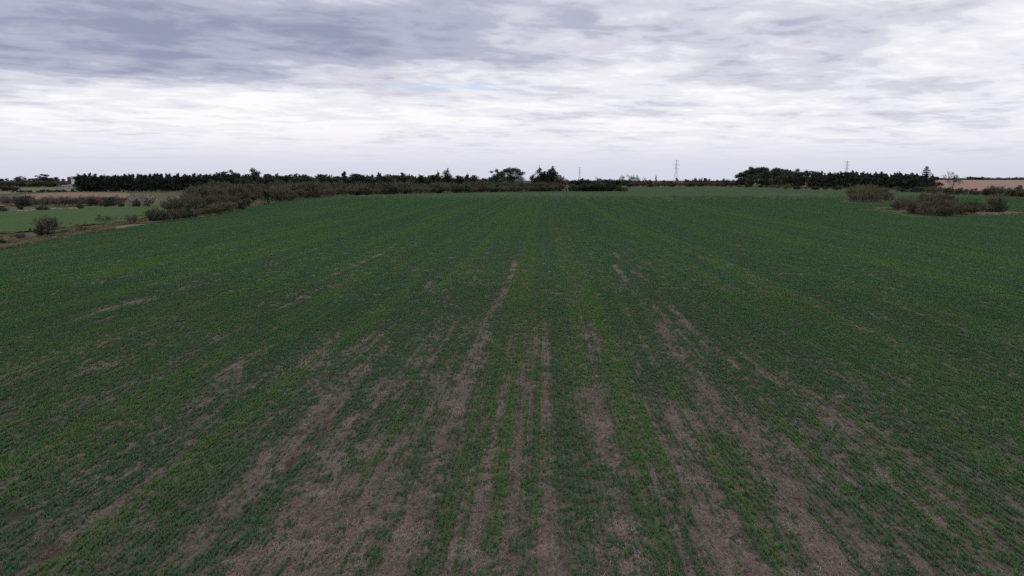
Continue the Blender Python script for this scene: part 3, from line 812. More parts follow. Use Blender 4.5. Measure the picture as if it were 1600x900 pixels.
def make_shrubs():
    def stems(R, n, H, W, lev, minr, r0=0.05):
        C = Tubes()
        for k in range(n):
            a = R.uniform(0, 6.28); o = W * 0.26 * math.sqrt(R.random())
            p = (o * math.cos(a), o * math.sin(a), 0)
            lean = R.uniform(0.05, 0.75) * W / H * 0.9
            nd = Vector((math.cos(a) * lean, math.sin(a) * lean, 1.0))
            limbs(C, p, nd, H * R.uniform(0.38, 0.58), r0, lev, R, 0.65, (3, 5), 0.03, minr)
        return C
    for s in range(5):                                        # leafless thorny shrub, with a few leaves left
        R = random.Random(800 + s); rg = np.random.default_rng(800 + s); H, W = 5.0, 6.0
        C = stems(R, 22, H, W, 2, 0.024)
        tips = np.array(C.v); tips = tips[tips[:, 2] > 0.8]
        mx = float(np.percentile(tips[:, 2], 99)); wx = float(np.percentile(np.abs(tips[:, :2]), 99)) * 2
        cs = tips[rg.choice(len(tips), 2600)] + rg.normal(0, 0.26, (2600, 3))
        for kind, tw, lf in (('twiggy', TWIG, TWIG), ('reddish', TWIG_RED, TWIG_RED), ('olive', TWIG, L_OLIVE), ('willow', TWIG, L_WILLOW)):
            if kind == 'willow':
                up = tips[tips[:, 2] > mx * 0.42]; pts = up[rg.choice(len(up), 2200)] + rg.normal(0, 0.22, (2200, 3)); sz = 0.26
            elif kind == 'olive':
                pts = np.concatenate([cs, cs + rg.normal(0, 0.25, cs.shape)]); sz = 0.30
            else: pts = cs; sz = 0.28
            add_shape(kind, wx, mx, [('stems', C.mesh(kind + '_stems', tw)), ('foliage', np_mesh(kind + '_foliage', quads_at(pts, sz, rg), 4, lf))])
    for s in range(4):                                        # dense evergreen shrub
        R = random.Random(900 + s); rg = np.random.default_rng(900 + s); H, W = 4.4, 6.0; bl = []; T = Tubes()
        for k in range(12):
            a = R.uniform(0, 6.28); o = W * 0.34 * math.sqrt(R.random()); r = R.uniform(0.7, 1.25); z = R.uniform(0.6, 3.4) * (1 - o / W * 0.8)
            p = (o * math.cos(a), o * math.sin(a), z); bl.append((*p, r, r, r * 0.85)); T.seg((0.2 * math.cos(a), 0.2 * math.sin(a), 0), p, 0.07, 0.03, 3)
        c = blob_points(bl, 1300, rg, 0.4); c[:, 2] = np.maximum(c[:, 2], 0.05)
        mx = float(np.percentile(c[:, 2], 99.5)); wx = float(np.percentile(np.abs(c[:, :2]), 99)) * 2
        for kind, mt in (('evergreen', L_DARK), ('blossom', L_PALE), ('oliveshrub', L_OLIVE)):
            add_shape(kind, wx, mx, [('stems', T.mesh(kind + '_stems', BARK)), ('foliage', np_mesh(kind + '_foliage', quads_at(c, 0.34, rg), 4, mt))])
make_trees(); make_shrubs()

NAMES = {'pine': ('pine_tree', 'tree'), 'gum': ('gum_tree', 'tree'), 'umbrella': ('umbrella_pine', 'tree'), 'cypress': ('cypress_tree', 'tree'), 'tiered': ('conifer_tree', 'tree'),
         'round': ('evergreen_tree', 'tree'), 'rust': ('autumn_tree', 'tree'), 'olivetree': ('olive_green_tree', 'tree'), 'bare': ('bare_tree', 'tree'), 'brush': ('brushy_tree', 'tree'),
         'twiggy': ('bare_shrub', 'shrub'), 'reddish': ('reddish_shrub', 'shrub'), 'olive': ('thorny_shrub', 'shrub'), 'willow': ('willow_shrub', 'shrub'),
         'evergreen': ('evergreen_shrub', 'shrub'), 'blossom': ('blossom_shrub', 'shrub'), 'oliveshrub': ('olive_green_shrub', 'shrub')}
R0 = random.Random(4)
def plant(kind, p, h, w, label, group=None, small=False, rz=None):
    """one tree or shrub on the ground at p, h metres tall and w wide"""
    W0, H0, parts = R0.choice(SHAPE[kind])
    nm, cat = NAMES[kind]
    root = bpy.data.objects.new(nm, None); col.objects.link(root)
    root.empty_display_size = 0.5
    root.location = (p.x, p.y, p.z - 0.12)
    root.rotation_euler = (0, 0, R0.uniform(0, 6.283) if rz is None else rz)
    root.scale = (w / W0, w / W0, h / H0)
    for pn, me in parts:
        link(pn, me, root)
    return tag(root, label, cat, group)
def at_px(kind, px, top, label, base=None, depth=None, wpx=None, group=None, rz=None):
    """by the photograph: where it stands (base row or distance), its top, its width"""
    p = ground_at(px, base) if base else at_depth(px, depth)
    h = max(top_height(p, px, top), 0.6)
    W0, H0, _ = SHAPE[kind][0]
    w = wpx / px_m(p) if wpx else h * W0 / H0
    return plant(kind, p, h, w, label, group, rz=rz)
def ip(x, pts): return float(np.interp(x, [a[0] for a in pts], [a[1] for a in pts]))
ORD = 'first second third fourth fifth sixth seventh eighth ninth tenth eleventh twelfth thirteenth fourteenth fifteenth sixteenth seventeenth eighteenth nineteenth'.split()
for t_ in ('twent', 'thirt', 'fort', 'fift', 'sixt', 'sevent', 'eight', 'ninet'): ORD += [t_ + 'ieth'] + [t_ + 'y-' + o for o in ORD[:9]]
def number(items):
    """alike plants of one run, told apart by counting from the left"""
    by = {}
    for px, o in items: by.setdefault(o['label'], []).append((px, o))
    for lab, lst in by.items():
        lst.sort(key=lambda a: a[0])
        if len(lst) > 1:
            for i, (px, o) in enumerate(lst): o['label'] = '%s, %s from the left' % (lab, ORD[i])
def row(kinds, base, x0, x1, step, hm, label, group, wide=1.25, jb=0.0, tops=None):
    """a run of plants one could count, from x0 to x1"""
    x = x0; made = []
    while x <= x1:
        k = R0.choice(kinds); px = x + R0.uniform(-.3, .3) * step
        b = ip(px, base); b += R0.uniform(-1, 1) * jb * (b - 280)
        p = ground_at(px, b)
        h = R0.uniform(*hm)
        if tops: h = max(top_height(p, px, ip(px, tops) + R0.choice((R0.uniform(-2.0, 1.5), R0.uniform(-1.0, 4.5)))), 1.5)
        if k in ('pine', 'gum', 'round', 'cypress', 'bare', 'olivetree', 'rust'):
            W0, H0, _ = SHAPE[k][0]; w = h * W0 / H0 * R0.uniform(0.85, 1.25) * wide
        else: w = h * wide * R0.uniform(0.85, 1.3)
        lab = label[k] if isinstance(label, dict) else label
        made.append((px, plant(k, p, h, w, lab, group)))
        x += step * R0.uniform(0.75, 1.25)
    number(made)

# ---- left: the pine wood and what stands before it
WOODL = [(118, 300.0), (200, 299.6), (300, 299.0), (380, 298.5)]
TL = [(118, 273), (150, 272), (200, 273.5), (225, 272), (300, 272.5), (345, 270.5), (372, 270.5), (385, 272)]
for k, (db, nm) in enumerate(((0.0, 'front row'), (-1.3, 'second row'), (-2.5, 'back row'))):
    row(['pine', 'pine', 'round'], [(a, b + db) for a, b in WOODL], 126 + 3 * k, 374, 7.2, (14, 17), {'pine': 'dark pine in the %s of the left pine wood' % nm, 'round': 'rounded dark tree in the %s of the left pine wood' % nm}, 'plantation pines on the left', 1.55, tops=TL)
row(['gum', 'round', 'pine', 'olivetree'], [(360, 297.6), (700, 296.3)], 372, 690, 9, (13, 17), {'gum': 'tall dark gum tree in the long wood left of centre', 'round': 'round dark evergreen in the long wood left of centre', 'olivetree': 'olive-toned tree in the long wood left of centre', 'pine': 'slim dark pine in the long wood left of centre'}, 'trees of the long wood', 1.6,
    tops=[(370, 271), (400, 270), (440, 272), (475, 270.5), (500, 272), (548, 269.5), (580, 272), (620, 270), (640, 272), (690, 270)])
row(['pine', 'round', 'gum'], [(360, 299.0), (700, 297.3)], 378, 690, 9, (12, 15), {'gum': 'gum tree at the front of the long wood left of centre', 'round': 'low evergreen at the front of the long wood left of centre', 'pine': 'slim pine at the front of the long wood left of centre'}, 'front trees of the long wood', 1.8,
    tops=[(370, 274), (690, 275)])
row(['evergreen'], [(360, 298.0), (770, 297.0)], 372, 770, 7.6, (9, 12), 'dark leafy undergrowth of the long wood', 'undergrowth of the long wood', 1.5, tops=[(370, 275), (690, 275.5), (740, 277), (770, 279)])
at_px('gum', 363, 264.5, 'gum tree topping the right end of the left pine wood', base=298, wpx=24)
at_px('gum', 398, 261.3, 'tallest lone gum crown rising above the long left wood', base=297.5, wpx=22)
at_px('cypress', 698, 262.5, 'peaked dark conifer above the wood, left of the umbrella pine', base=297.5, wpx=27)
at_px('cypress', 686, 267.5, 'lower dark conifer joined to the left of the peaked conifer', base=297.5, wpx=20)
at_px('round', 718, 267.5, 'small round tree just right of the peaked conifer', base=297.5, wpx=19)
at_px('pine', 731, 272, 'thin pale-topped pine between the round tree and the autumn tree', base=297.8, wpx=13)
# ---- far left
row(['round', 'gum', 'round'], [(0, 286.5), (125, 286.2)], -30, 104, 7, (11, 15), {'round': 'small far evergreen on the left skyline', 'gum': 'far spreading gum on the left skyline'}, 'far trees on the left skyline', 1.7,
    tops=[(-30, 277), (0, 276), (20, 277.5), (40, 275), (50, 278), (70, 275), (90, 277), (110, 277)])
row(['round', 'olivetree'], [(80, 289), (125, 289)], 84, 122, 8, (6, 8), {'round': 'dark tree before the red and white blocks', 'olivetree': 'olive tree before the red and white blocks'}, 'trees before the red and white blocks', 1.4, tops=[(80, 280), (103, 281.5), (118, 282.5)])
at_px('bare', 38, 273, 'lone lollipop tree standing out on the far left skyline', depth=1500, wpx=9)
at_px('gum', 64, 271, 'highest spreading tree on the far left skyline', depth=1500, wpx=20)
row(['twiggy', 'evergreen', 'olive'], [(0, 292), (115, 291.5)], -30, 104, 8, (6, 9), {'twiggy': 'grey bare shrub in the far left belt', 'evergreen': 'dark shrub in the far left belt', 'olive': 'olive thorny shrub in the far left belt'}, 'shrub belt below the far left skyline', 1.7)
at_px('evergreen', 8, 289, 'dark bush at the left picture edge, below the skyline trees', base=298.5, wpx=24)
at_px('evergreen', 22, 291, 'dark bush beside the one at the left picture edge', base=298.5, wpx=18)
at_px('evergreen', 114, 294.5, 'single dark round bush on the grass strip beside the pine wood', base=299.5, wpx=7)
row(['evergreen', 'oliveshrub'], [(20, 300.8), (100, 299.8)], 22, 98, 7.5, (1.6, 2.6), {'evergreen': 'low dark bush along the grass strip edge', 'oliveshrub': 'low olive bush along the grass strip edge'}, 'low bushes on the grass strip', 2.0)
row(['twiggy', 'reddish', 'evergreen', 'twiggy'], [(0, 320), (60, 321), (230, 321)], -12, 196, 11, (2.6, 3.9), {'twiggy': 'grey leafless shrub in the belt behind the pasture', 'reddish': 'reddish leafless shrub in the belt behind the pasture', 'evergreen': 'dark bush in the belt behind the pasture'}, 'shrub belt behind the pasture', 1.7, jb=0.03)
row(['twiggy', 'reddish'], [(0, 316), (60, 317), (230, 316.5)], 88, 198, 12, (2.3, 3.4), {'twiggy': 'taller grey shrub before the brown stubble field', 'reddish': 'taller reddish shrub before the brown stubble field'}, 'taller shrubs behind the pasture', 1.7)
for px, t_, b_, w_, lb in ((42, 305, 317, 40, 'broad dark thicket before the left part of the stubble'), (4, 322, 329, 18, 'dark bush at the pasture corner by the left picture edge'),
                         (32, 319.5, 327.5, 11, 'small dark bush left of the pale stones on the pasture edge'), (66, 321, 328, 20, 'dark flat bush at the far edge of the pasture'),
                         (77, 312, 317, 8, 'tiny dark bush standing alone before the stubble'), (125, 318, 325, 12, 'small dark bush at the foot of the grey shrub belt'), (190, 317, 322.5, 12, 'small green bush at the right end of the grey shrub belt')):
    at_px('evergreen', px, t_, lb, base=b_, wpx=w_)
at_px('blossom', 211, 303.5, 'pale blossoming shrub, left one of three before the pine wood', base=321.8, wpx=18)
at_px('blossom', 232, 302.3, 'largest pale blossoming shrub before the pine wood', base=321.8, wpx=24)
at_px('blossom', 277, 306.2, 'right one of three pale blossoming shrubs, half hidden by grey brush', base=322, wpx=12)
at_px('evergreen', 214, 311, 'dark bush in front of the left pale blossoming shrub', base=322.6, wpx=11)
# ---- the shrubs by the near left margin
at_px('twiggy', 76, 337.5, 'wide bare crown of brush over the dark bush by the left track', base=367.5, wpx=40)
at_px('evergreen', 66, 350, 'dark leafy bush by the left track under a bare crown', base=368.5, wpx=25)
at_px('bare', 162, 330.5, 'small leafless tree alone on the left track edge', base=355.5, wpx=30)
at_px('evergreen', 127, 353.5, 'low dark green bush between the leafless tree and the brush', base=361.5, wpx=15)
at_px('oliveshrub', 103, 357.5, 'low olive scrub right of the dark bush', base=365, wpx=16)
at_px('evergreen', 47, 355, 'small upright dark sprig left of the dark bush', base=361.5, wpx=4)
at_px('reddish', 33, 362, 'thin reddish weed clump on the left grass margin', base=375.5, wpx=13)
at_px('evergreen', 2, 372, 'dark scrub cut by the left picture edge', base=380, wpx=10)
at_px('twiggy', 207, 335, 'small brown bush in front of the pasture corner', base=350.5, wpx=16)
# ---- hedge running away along the left edge of the field
HL = {'twiggy': 'grey leafless shrub of the left hedge, %s', 'reddish': 'reddish leafless shrub of the left hedge, %s', 'olive': 'olive thorny shrub of the left hedge, %s', 'evergreen': 'dark leafy shrub of the left hedge, %s', 'willow': 'yellowish shrub of the left hedge, %s', 'oliveshrub': 'leafy olive shrub of the left hedge, %s'}
def hl(txt): return {k: v % txt for k, v in HL.items()}
row(['twiggy', 'olive', 'evergreen', 'olive'], [(230, 349), (300, 340), (350, 333), (400, 321.3), (440, 314)], 248, 392, 12.5, (2.4, 3.6), hl('front rank before the palm'), 'front of the left hedge', 1.5)
row(['twiggy', 'olive', 'olive'], [(240, 338), (300, 328), (350, 320), (400, 314), (450, 308)], 270, 440, 12, (3.6, 5.2), hl('second rank'), 'middle of the left hedge', 1.5, jb=0.04)
row(['twiggy', 'olive', 'olive', 'reddish'], [(270, 322), (330, 314), (400, 309), (460, 305)], 300, 470, 12, (5.2, 7.2), hl('rear rank'), 'rear of the left hedge', 1.5, jb=0.05)
row(['twiggy', 'olive', 'oliveshrub', 'twiggy'], [(280, 312), (400, 305.5), (520, 302)], 312, 520, 13, (7, 9.5), hl('tall back rank'), 'back of the left hedge', 1.4, jb=0.05)
for px, t_, b_, w_, lb in ((313, 317, 336, 24, 'dark leafy bush at the hedge foot before the grey brush'), (345, 318, 331.5, 22, 'second dark leafy bush at the hedge foot, nearer the palm'),
                         (243, 328, 347.5, 17, 'dark brush ending the left hedge nearest the camera'), (456, 299, 311.5, 16, 'dark bush at the field edge right of the palm')):
    at_px('evergreen', px, t_, lb, base=b_, wpx=w_)
row(['twiggy', 'evergreen', 'olive', 'reddish', 'evergreen'], [(430, 315.5), (450, 312.5), (520, 305.8), (640, 302.7), (740, 300.6)], 428, 742, 11, (4.0, 6.0), hl('front rank past the palm'), 'front shrubs of the hedge toward the centre', 1.6)
row(['twiggy', 'olive', 'twiggy', 'oliveshrub'], [(440, 308), (520, 303.2), (640, 301), (740, 299.6)], 440, 745, 11, (7, 9.5), hl('second rank past the palm'), 'second rank of the hedge toward the centre', 1.4, jb=0.04)

# ---- centre group
at_px('umbrella', 800, 260.3, 'wide domed umbrella pine at the centre skyline', base=297.2, wpx=46, rz=0.4)
at_px('gum', 776, 263.5, 'loose dark tree touching the left of the umbrella pine', base=297.4, wpx=25)
at_px('round', 766, 271.5, 'small dark tree left of the umbrella pine and loose tree', base=297.6, wpx=18)
at_px('round', 726, 273.5, 'dark round tree left of the yellow-green tree', base=297.4, wpx=18)
at_px('rust', 752, 275, 'rust-coloured autumn tree left of the umbrella pine', base=298, wpx=22)
at_px('olivetree', 741, 272, 'yellow-green tree left of the rust-coloured tree', base=297.6, wpx=24)
at_px('round', 757, 272.5, 'dark round tree behind the rust-coloured tree', base=297.2, wpx=16)
at_px('bare', 813, 273, 'pale leafless tree below the right of the umbrella pine', base=298.3, wpx=20)
at_px('round', 832, 270, 'round dark tree between umbrella pine and cypresses', base=297.6, wpx=17)
at_px('cypress', 844, 260.2, 'left cypress of the jagged central cluster', base=297.8, wpx=24)
at_px('cypress', 855, 264.5, 'low middle cypress of the jagged central cluster', base=297.4, wpx=22)
at_px('cypress', 865, 259.0, 'tallest cypress on the right of the central cluster', base=297.9, wpx=30)
at_px('cypress', 859, 262.5, 'cypress tucked behind the tallest central cypress', base=297.4, wpx=22)
at_px('brush', 876, 269.5, 'bare brown rounded tree right of the cypress cluster', base=298.1, wpx=25)
at_px('evergreen', 853, 268.5, 'dense dark undergrowth filling the cypress cluster', base=297.6, wpx=34)
at_px('evergreen', 788, 275, 'dense dark undergrowth below the umbrella pine', base=297.5, wpx=44)
at_px('round', 850, 269, 'dark round tree filling between the central cypresses', base=297.3, wpx=20)
at_px('gum', 868, 268, 'broad dark tree behind the tallest central cypress', base=297.2, wpx=24)
at_px('round', 838, 272, 'low dark tree at the left foot of the cypress cluster', base=297.9, wpx=16)
at_px('rust', 846, 280, 'reddish shrub tree at the foot of the cypresses', base=298.4, wpx=18)
CR = {'twiggy': 'grey bare shrub in the hedge below the umbrella pine', 'olive': 'olive thorny shrub in the hedge below the umbrella pine', 'oliveshrub': 'leafy olive shrub in the hedge below the umbrella pine', 'evergreen': 'dark leafy shrub in the hedge below the umbrella pine', 'reddish': 'reddish shrub in the hedge below the umbrella pine'}
row(['olive', 'twiggy', 'evergreen', 'reddish'], [(742, 300.2), (890, 298.5)], 746, 892, 10, (4.6, 6.4), CR, 'front hedge below the umbrella pine', 1.7)
CR2 = {k: v.replace('in the hedge', 'in the tall hedge') for k, v in CR.items()}
row(['olive', 'oliveshrub', 'twiggy', 'twiggy'], [(742, 299.3), (890, 298.0)], 742, 884, 10, (7.5, 9.5), CR2, 'rear hedge below the umbrella pine', 1.5)
row(['evergreen'], [(895, 298.9), (985, 298.5)], 900, 972, 10.5, (6.2, 7.6), 'dense dark shrub in the thicket right of the cypress cluster', 'dark thicket right of centre', 1.9, tops=[(890, 290), (920, 287), (945, 286.5), (965, 286), (975, 289)])
row(['oliveshrub', 'olive'], [(890, 298), (985, 297.6)], 896, 960, 14, (6.5, 8), {'olive': 'brownish olive shrub behind the dark thicket', 'oliveshrub': 'leafy olive shrub behind the dark thicket'}, 'olive shrubs behind the dark thicket', 1.7, tops=[(890, 288), (985, 287)])
at_px('twiggy', 977, 293.5, 'grey low shrub ending the dark thicket on its right', base=298.7, wpx=15)
# ---- the long low hedge on the skyline
row(['evergreen'], [(885, 289.8), (1150, 289.4)], 888, 1150, 7.5, (9, 12), 'dark shrub making the even top line of the skyline hedge', 'even dark hedge on the skyline', 2.0, tops=[(885, 281), (1150, 281.5)])
row(['reddish', 'twiggy', 'reddish', 'evergreen'], [(970, 292.3), (1150, 291.0)], 982, 1150, 7.5, (5.5, 8.0), {'reddish': 'reddish bare shrub at the foot of the skyline hedge', 'twiggy': 'grey bare shrub at the foot of the skyline hedge', 'evergreen': 'dark low shrub at the foot of the skyline hedge'}, 'shrubs at the foot of the skyline hedge', 1.6)
for px, t_, k, w_, lb in ((909, 277.5, 'round', 10, 'dark round tree by the faint far pylon'), (918, 279, 'round', 9, 'lower dark tree right of the one by the faint pylon'), (948, 279.5, 'round', 14, 'hazy bluish tree on the skyline hedge right of the faint pylon'),
                       (936, 275.5, 'bare', 13, 'faint leafless tree left of the three bare trees'), (972, 271.0, 'bare', 11, 'left of three leafless trees on the skyline hedge'), (986, 271.0, 'bare', 14, 'middle of three leafless trees on the skyline hedge'), (995, 271.0, 'bare', 12, 'right of three leafless trees on the skyline hedge'),
                       (1008, 275.5, 'bare', 10, 'small leafless tree right of the three bare trees'), (1015, 277, 'round', 5, 'tiny dark treetop left of the pointed skyline tree'), (1025, 273, 'cypress', 4.5, 'small pointed dark tree alone on the skyline hedge'),
                       (1058, 276.8, 'round', 7, 'dark treetop at the foot of the tall pylon'), (1086, 277, 'round', 10, 'dark treetop right of the tall pylon'), (1094, 276, 'bare', 9, 'pale leafless tree between two dark treetops'), (1102, 277, 'round', 8, 'dark treetop right of the pale leafless tree'),
                       (1120, 279.5, 'cypress', 10, 'low dark treetop left of the right wood')):
    at_px(k, px, t_, lb, depth=1150, wpx=w_)

row(['round', 'round', 'olivetree', 'cypress'], [(985, 290.2), (1150, 290.2)], 1002, 1146, 11, (9, 12), {'round': 'small dark treetop showing over the skyline hedge', 'olivetree': 'olive treetop showing over the skyline hedge', 'cypress': 'small pointed treetop showing over the skyline hedge'}, 'treetops over the skyline hedge', 1.0, tops=[(1000, 280), (1150, 279.5)])
# ---- right wood
WR = [(1150, 291.3), (1210, 292.3), (1270, 293.4), (1380, 296), (1465, 297.6)]
TR = [(1147, 276), (1155, 268), (1180, 259), (1195, 261), (1215, 262.5), (1228, 264), (1262, 266), (1275, 270)]
row(['gum'], [(a, b - 0.3) for a, b in WR], 1154, 1278, 10, (20, 25), 'dark gum tree in the tall left end of the right wood', 'gum trees of the right wood', 1.4, tops=TR)
row(['gum'], [(a, b - 1.2) for a, b in WR], 1162, 1280, 11, (20, 25), 'gum tree behind the front gums of the right wood', 'rear gum trees of the right wood', 1.4, tops=TR)
row(['olivetree', 'gum', 'round'], WR, 1156, 1290, 12, (10, 14), {'olivetree': 'olive-toned low tree at the front of the right wood', 'gum': 'low gum tree at the front of the right wood', 'round': 'low dark tree at the front of the right wood'}, 'low trees at the front of the right wood', 1.1, tops=[(1150, 279), (1230, 273), (1290, 277)])
for k, (db, nm) in enumerate(((0.0, 'front row'), (-1.0, 'second row'), (-2.0, 'back row'))):
    row(['pine', 'pine', 'round'], [(a, b + db) for a, b in WR], 1272 + 3 * k, 1458, 7.6, (14, 18), {'pine': 'dark pine in the %s of the right wood' % nm, 'round': 'rounded dark tree in the %s of the right wood' % nm}, 'pines of the right wood', 1.5, tops=[(1270, 269.5), (1330, 268.5), (1400, 270.5), (1460, 274)])
at_px('tiered', 1445, 259.5, 'tall tiered conifer standing above the right end of the wood', base=297.8, wpx=24)
at_px('bare', 1487, 263.8, 'large spreading leafless tree before the pinkish stubble', base=300.5, wpx=33)
RW = {'olive': 'olive thorny shrub at the foot of the right wood', 'twiggy': 'grey bare shrub at the foot of the right wood', 'evergreen': 'dark shrub at the foot of the right wood', 'oliveshrub': 'leafy olive shrub at the foot of the right wood'}
row(['olive', 'twiggy', 'evergreen', 'oliveshrub'], [(1150, 291.8), (1200, 293.2), (1242, 295.8), (1330, 297.0), (1390, 299.3), (1460, 300.5)], 1146, 1460, 12, (2.8, 5.2), RW, 'shrubs at the foot of the right wood', 1.9)
at_px('willow', 1231, 287, 'yellowish shrub jutting from the front of the right wood', base=296.4, wpx=16)
RH = {'twiggy': 'grey bare shrub in the hedge before the pinkish stubble', 'evergreen': 'dark shrub in the hedge before the pinkish stubble', 'olive': 'olive thorny shrub in the hedge before the pinkish stubble', 'oliveshrub': 'leafy olive shrub in the hedge before the pinkish stubble'}
row(['evergreen', 'twiggy', 'olive', 'evergreen', 'oliveshrub'], [(1450, 301.3), (1480, 302.6), (1600, 307.3), (1640, 309)], 1448, 1625, 11.5, (4.0, 5.6), RH, 'right hedge before the stubble', 1.6)
at_px('twiggy', 1556, 290, 'taller grey shrub in the right hedge above the lone dark bush', base=305, wpx=30)
at_px('oliveshrub', 1590, 289.5, 'rounded olive-yellow bush in the hedge at the right picture edge', base=306.5, wpx=20)
made = []
for x_ in range(0, 17):
    px = 1462 + x_ * 10.5 + R0.uniform(-3, 3)
    tp = ip(px, [(1460, 277.5), (1505, 278), (1518, 275.8), (1535, 275.2), (1552, 277.5), (1570, 277.3), (1600, 276.8), (1640, 277)]) + R0.uniform(-.4, .8)
    o_ = at_px('evergreen', px, tp, 'far dark tree on the skyline beyond the pinkish stubble', depth=1700, wpx=R0.uniform(18, 26), group='far tree line on the right'); made.append((px, o_))
number(made)

# ---- thickets standing in the field on the right
TH = {'willow': 'yellow-green upright shrub in the round thicket', 'twiggy': 'grey bare shrub in the round thicket'}
made = []
for px, b_, t_, w_, k in ((1334, 313.5, 290.5, 26, 'willow'), (1346, 312, 288.8, 28, 'willow'), (1358, 312, 289.0, 28, 'willow'), (1370, 312, 290.5, 26, 'willow'), (1381, 312.5, 294.5, 26, 'twiggy'),
                       (1332, 316, 302, 18, 'twiggy'), (1344, 316.6, 301, 20, 'twiggy'), (1357, 316.8, 301, 20, 'twiggy'), (1370, 316.6, 302, 20, 'twiggy'), (1384, 316.2, 301, 20, 'twiggy'), (1350, 314.5, 293, 26, 'willow'), (1365, 314.5, 294, 24, 'willow')):
    made.append((px, at_px(k, px, t_, TH[k], base=b_, wpx=w_, group='round thicket in the crop')))
number(made)
T2 = {'twiggy': 'grey brush shrub in the large brown thicket', 'olive': 'olive brush shrub in the large brown thicket', 'reddish': 'reddish brush shrub in the large brown thicket', 'willow': 'yellowish brush shrub in the large brown thicket'}
made = []
for px, b_, t_, w_, k in ((1409, 329, 310, 24, 'reddish'), (1420, 331.5, 309, 26, 'twiggy'), (1432, 334, 311, 28, 'twiggy'), (1444, 330, 304, 28, 'olive'), (1452, 336, 313, 28, 'olive'), (1462, 329, 301.5, 28, 'twiggy'),
                       (1470, 337.5, 313, 28, 'olive'), (1478, 330, 304, 28, 'olive'), (1487, 337.5, 313, 28, 'twiggy'), (1494, 331, 309, 28, 'willow'), (1503, 334, 315, 24, 'twiggy'), (1514, 331, 314, 24, 'olive'),
                       (1524, 331, 315, 24, 'twiggy'), (1533, 330, 318, 20, 'olive'), (1440, 336.5, 320, 22, 'reddish'), (1460, 338, 321, 24, 'twiggy'), (1480, 338.5, 322, 24, 'olive'), (1512, 333, 320, 20, 'reddish'), (1400, 327.5, 316, 18, 'twiggy'), (1540, 331.5, 320, 22, 'twiggy'), (1426, 334.5, 317, 24, 'olive'), (1498, 336, 317, 26, 'olive'), (1520, 334, 320, 24, 'olive'), (1450, 331, 303.5, 30, 'olive'), (1470, 331, 302.5, 30, 'olive')):
    made.append((px, at_px(k, px, t_, T2[k], base=b_, wpx=w_, group='large brown thicket in the crop')))
number(made)
at_px('evergreen', 1557, 309.5, 'lone dark upright bush at the right end of the brown thicket', base=331.5, wpx=29)
at_px('twiggy', 1556, 305, 'bare grey twigs rising out of the lone dark bush', base=330.3, wpx=27)

# ------------------------------------------------------------------ palm with dead fronds
def palm():
    p = ground_at(417, 320.0); H = top_height(p, 417, 299.0)
    root = bpy.data.objects.new('palm_tree', None); col.objects.link(root); root.location = (p.x, p.y, -0.1)
    R = random.Random(5); T = Tubes(); T.path([(0, 0, 0), (0.05, 0, H * 0.25), (0.0, 0.05, H * 0.5)], 0.42, 0.34, 9)
    link('trunk', T.mesh('palm_trunk', BARK), root)
    def fronds(n, el0, el1, L, mat, nm):
        vs_, fs_ = [], []
        for k in range(n):
            a = R.uniform(0, 6.283); el = R.uniform(el0, el1); pos = Vector((0, 0, H * 0.5)); d = Vector((math.cos(a) * math.cos(el), math.sin(a) * math.cos(el), math.sin(el)))
            side = Vector((-math.sin(a), math.cos(a), 0)); ns = 9
            for i in range(ns):
                nx_ = pos + d * (L / ns)
                for sg in (-1, 1):
                    for j in range(3):
                        q0 = pos.lerp(nx_, j / 3); l = 0.55 * math.sin(math.pi * (0.12 + 0.85 * (i + j / 3) / ns))
                        e = q0 + side * sg * l + d * 0.25 + Vector((0, 0, -0.18 * l)); b = len(vs_)
                        vs_.extend([tuple(q0), tuple(q0 + d * 0.16), tuple(e)]); fs_.append((b, b + 1, b + 2))
                pos = nx_; d = (d + Vector((0, 0, -0.13))).normalized()
        link(nm, mesh_from(nm, vs_, fs_, mat), root)
    fronds(54, 0.0, 1.35, H * 0.66, L_PALM, 'crown')
    d_ = fronds(30, -1.2, -0.35, H * 0.5, L_DEAD, 'dead_fronds')
    tag(root, 'dark palm with hanging dead tan fronds at the left field edge', 'palm tree')
palm()

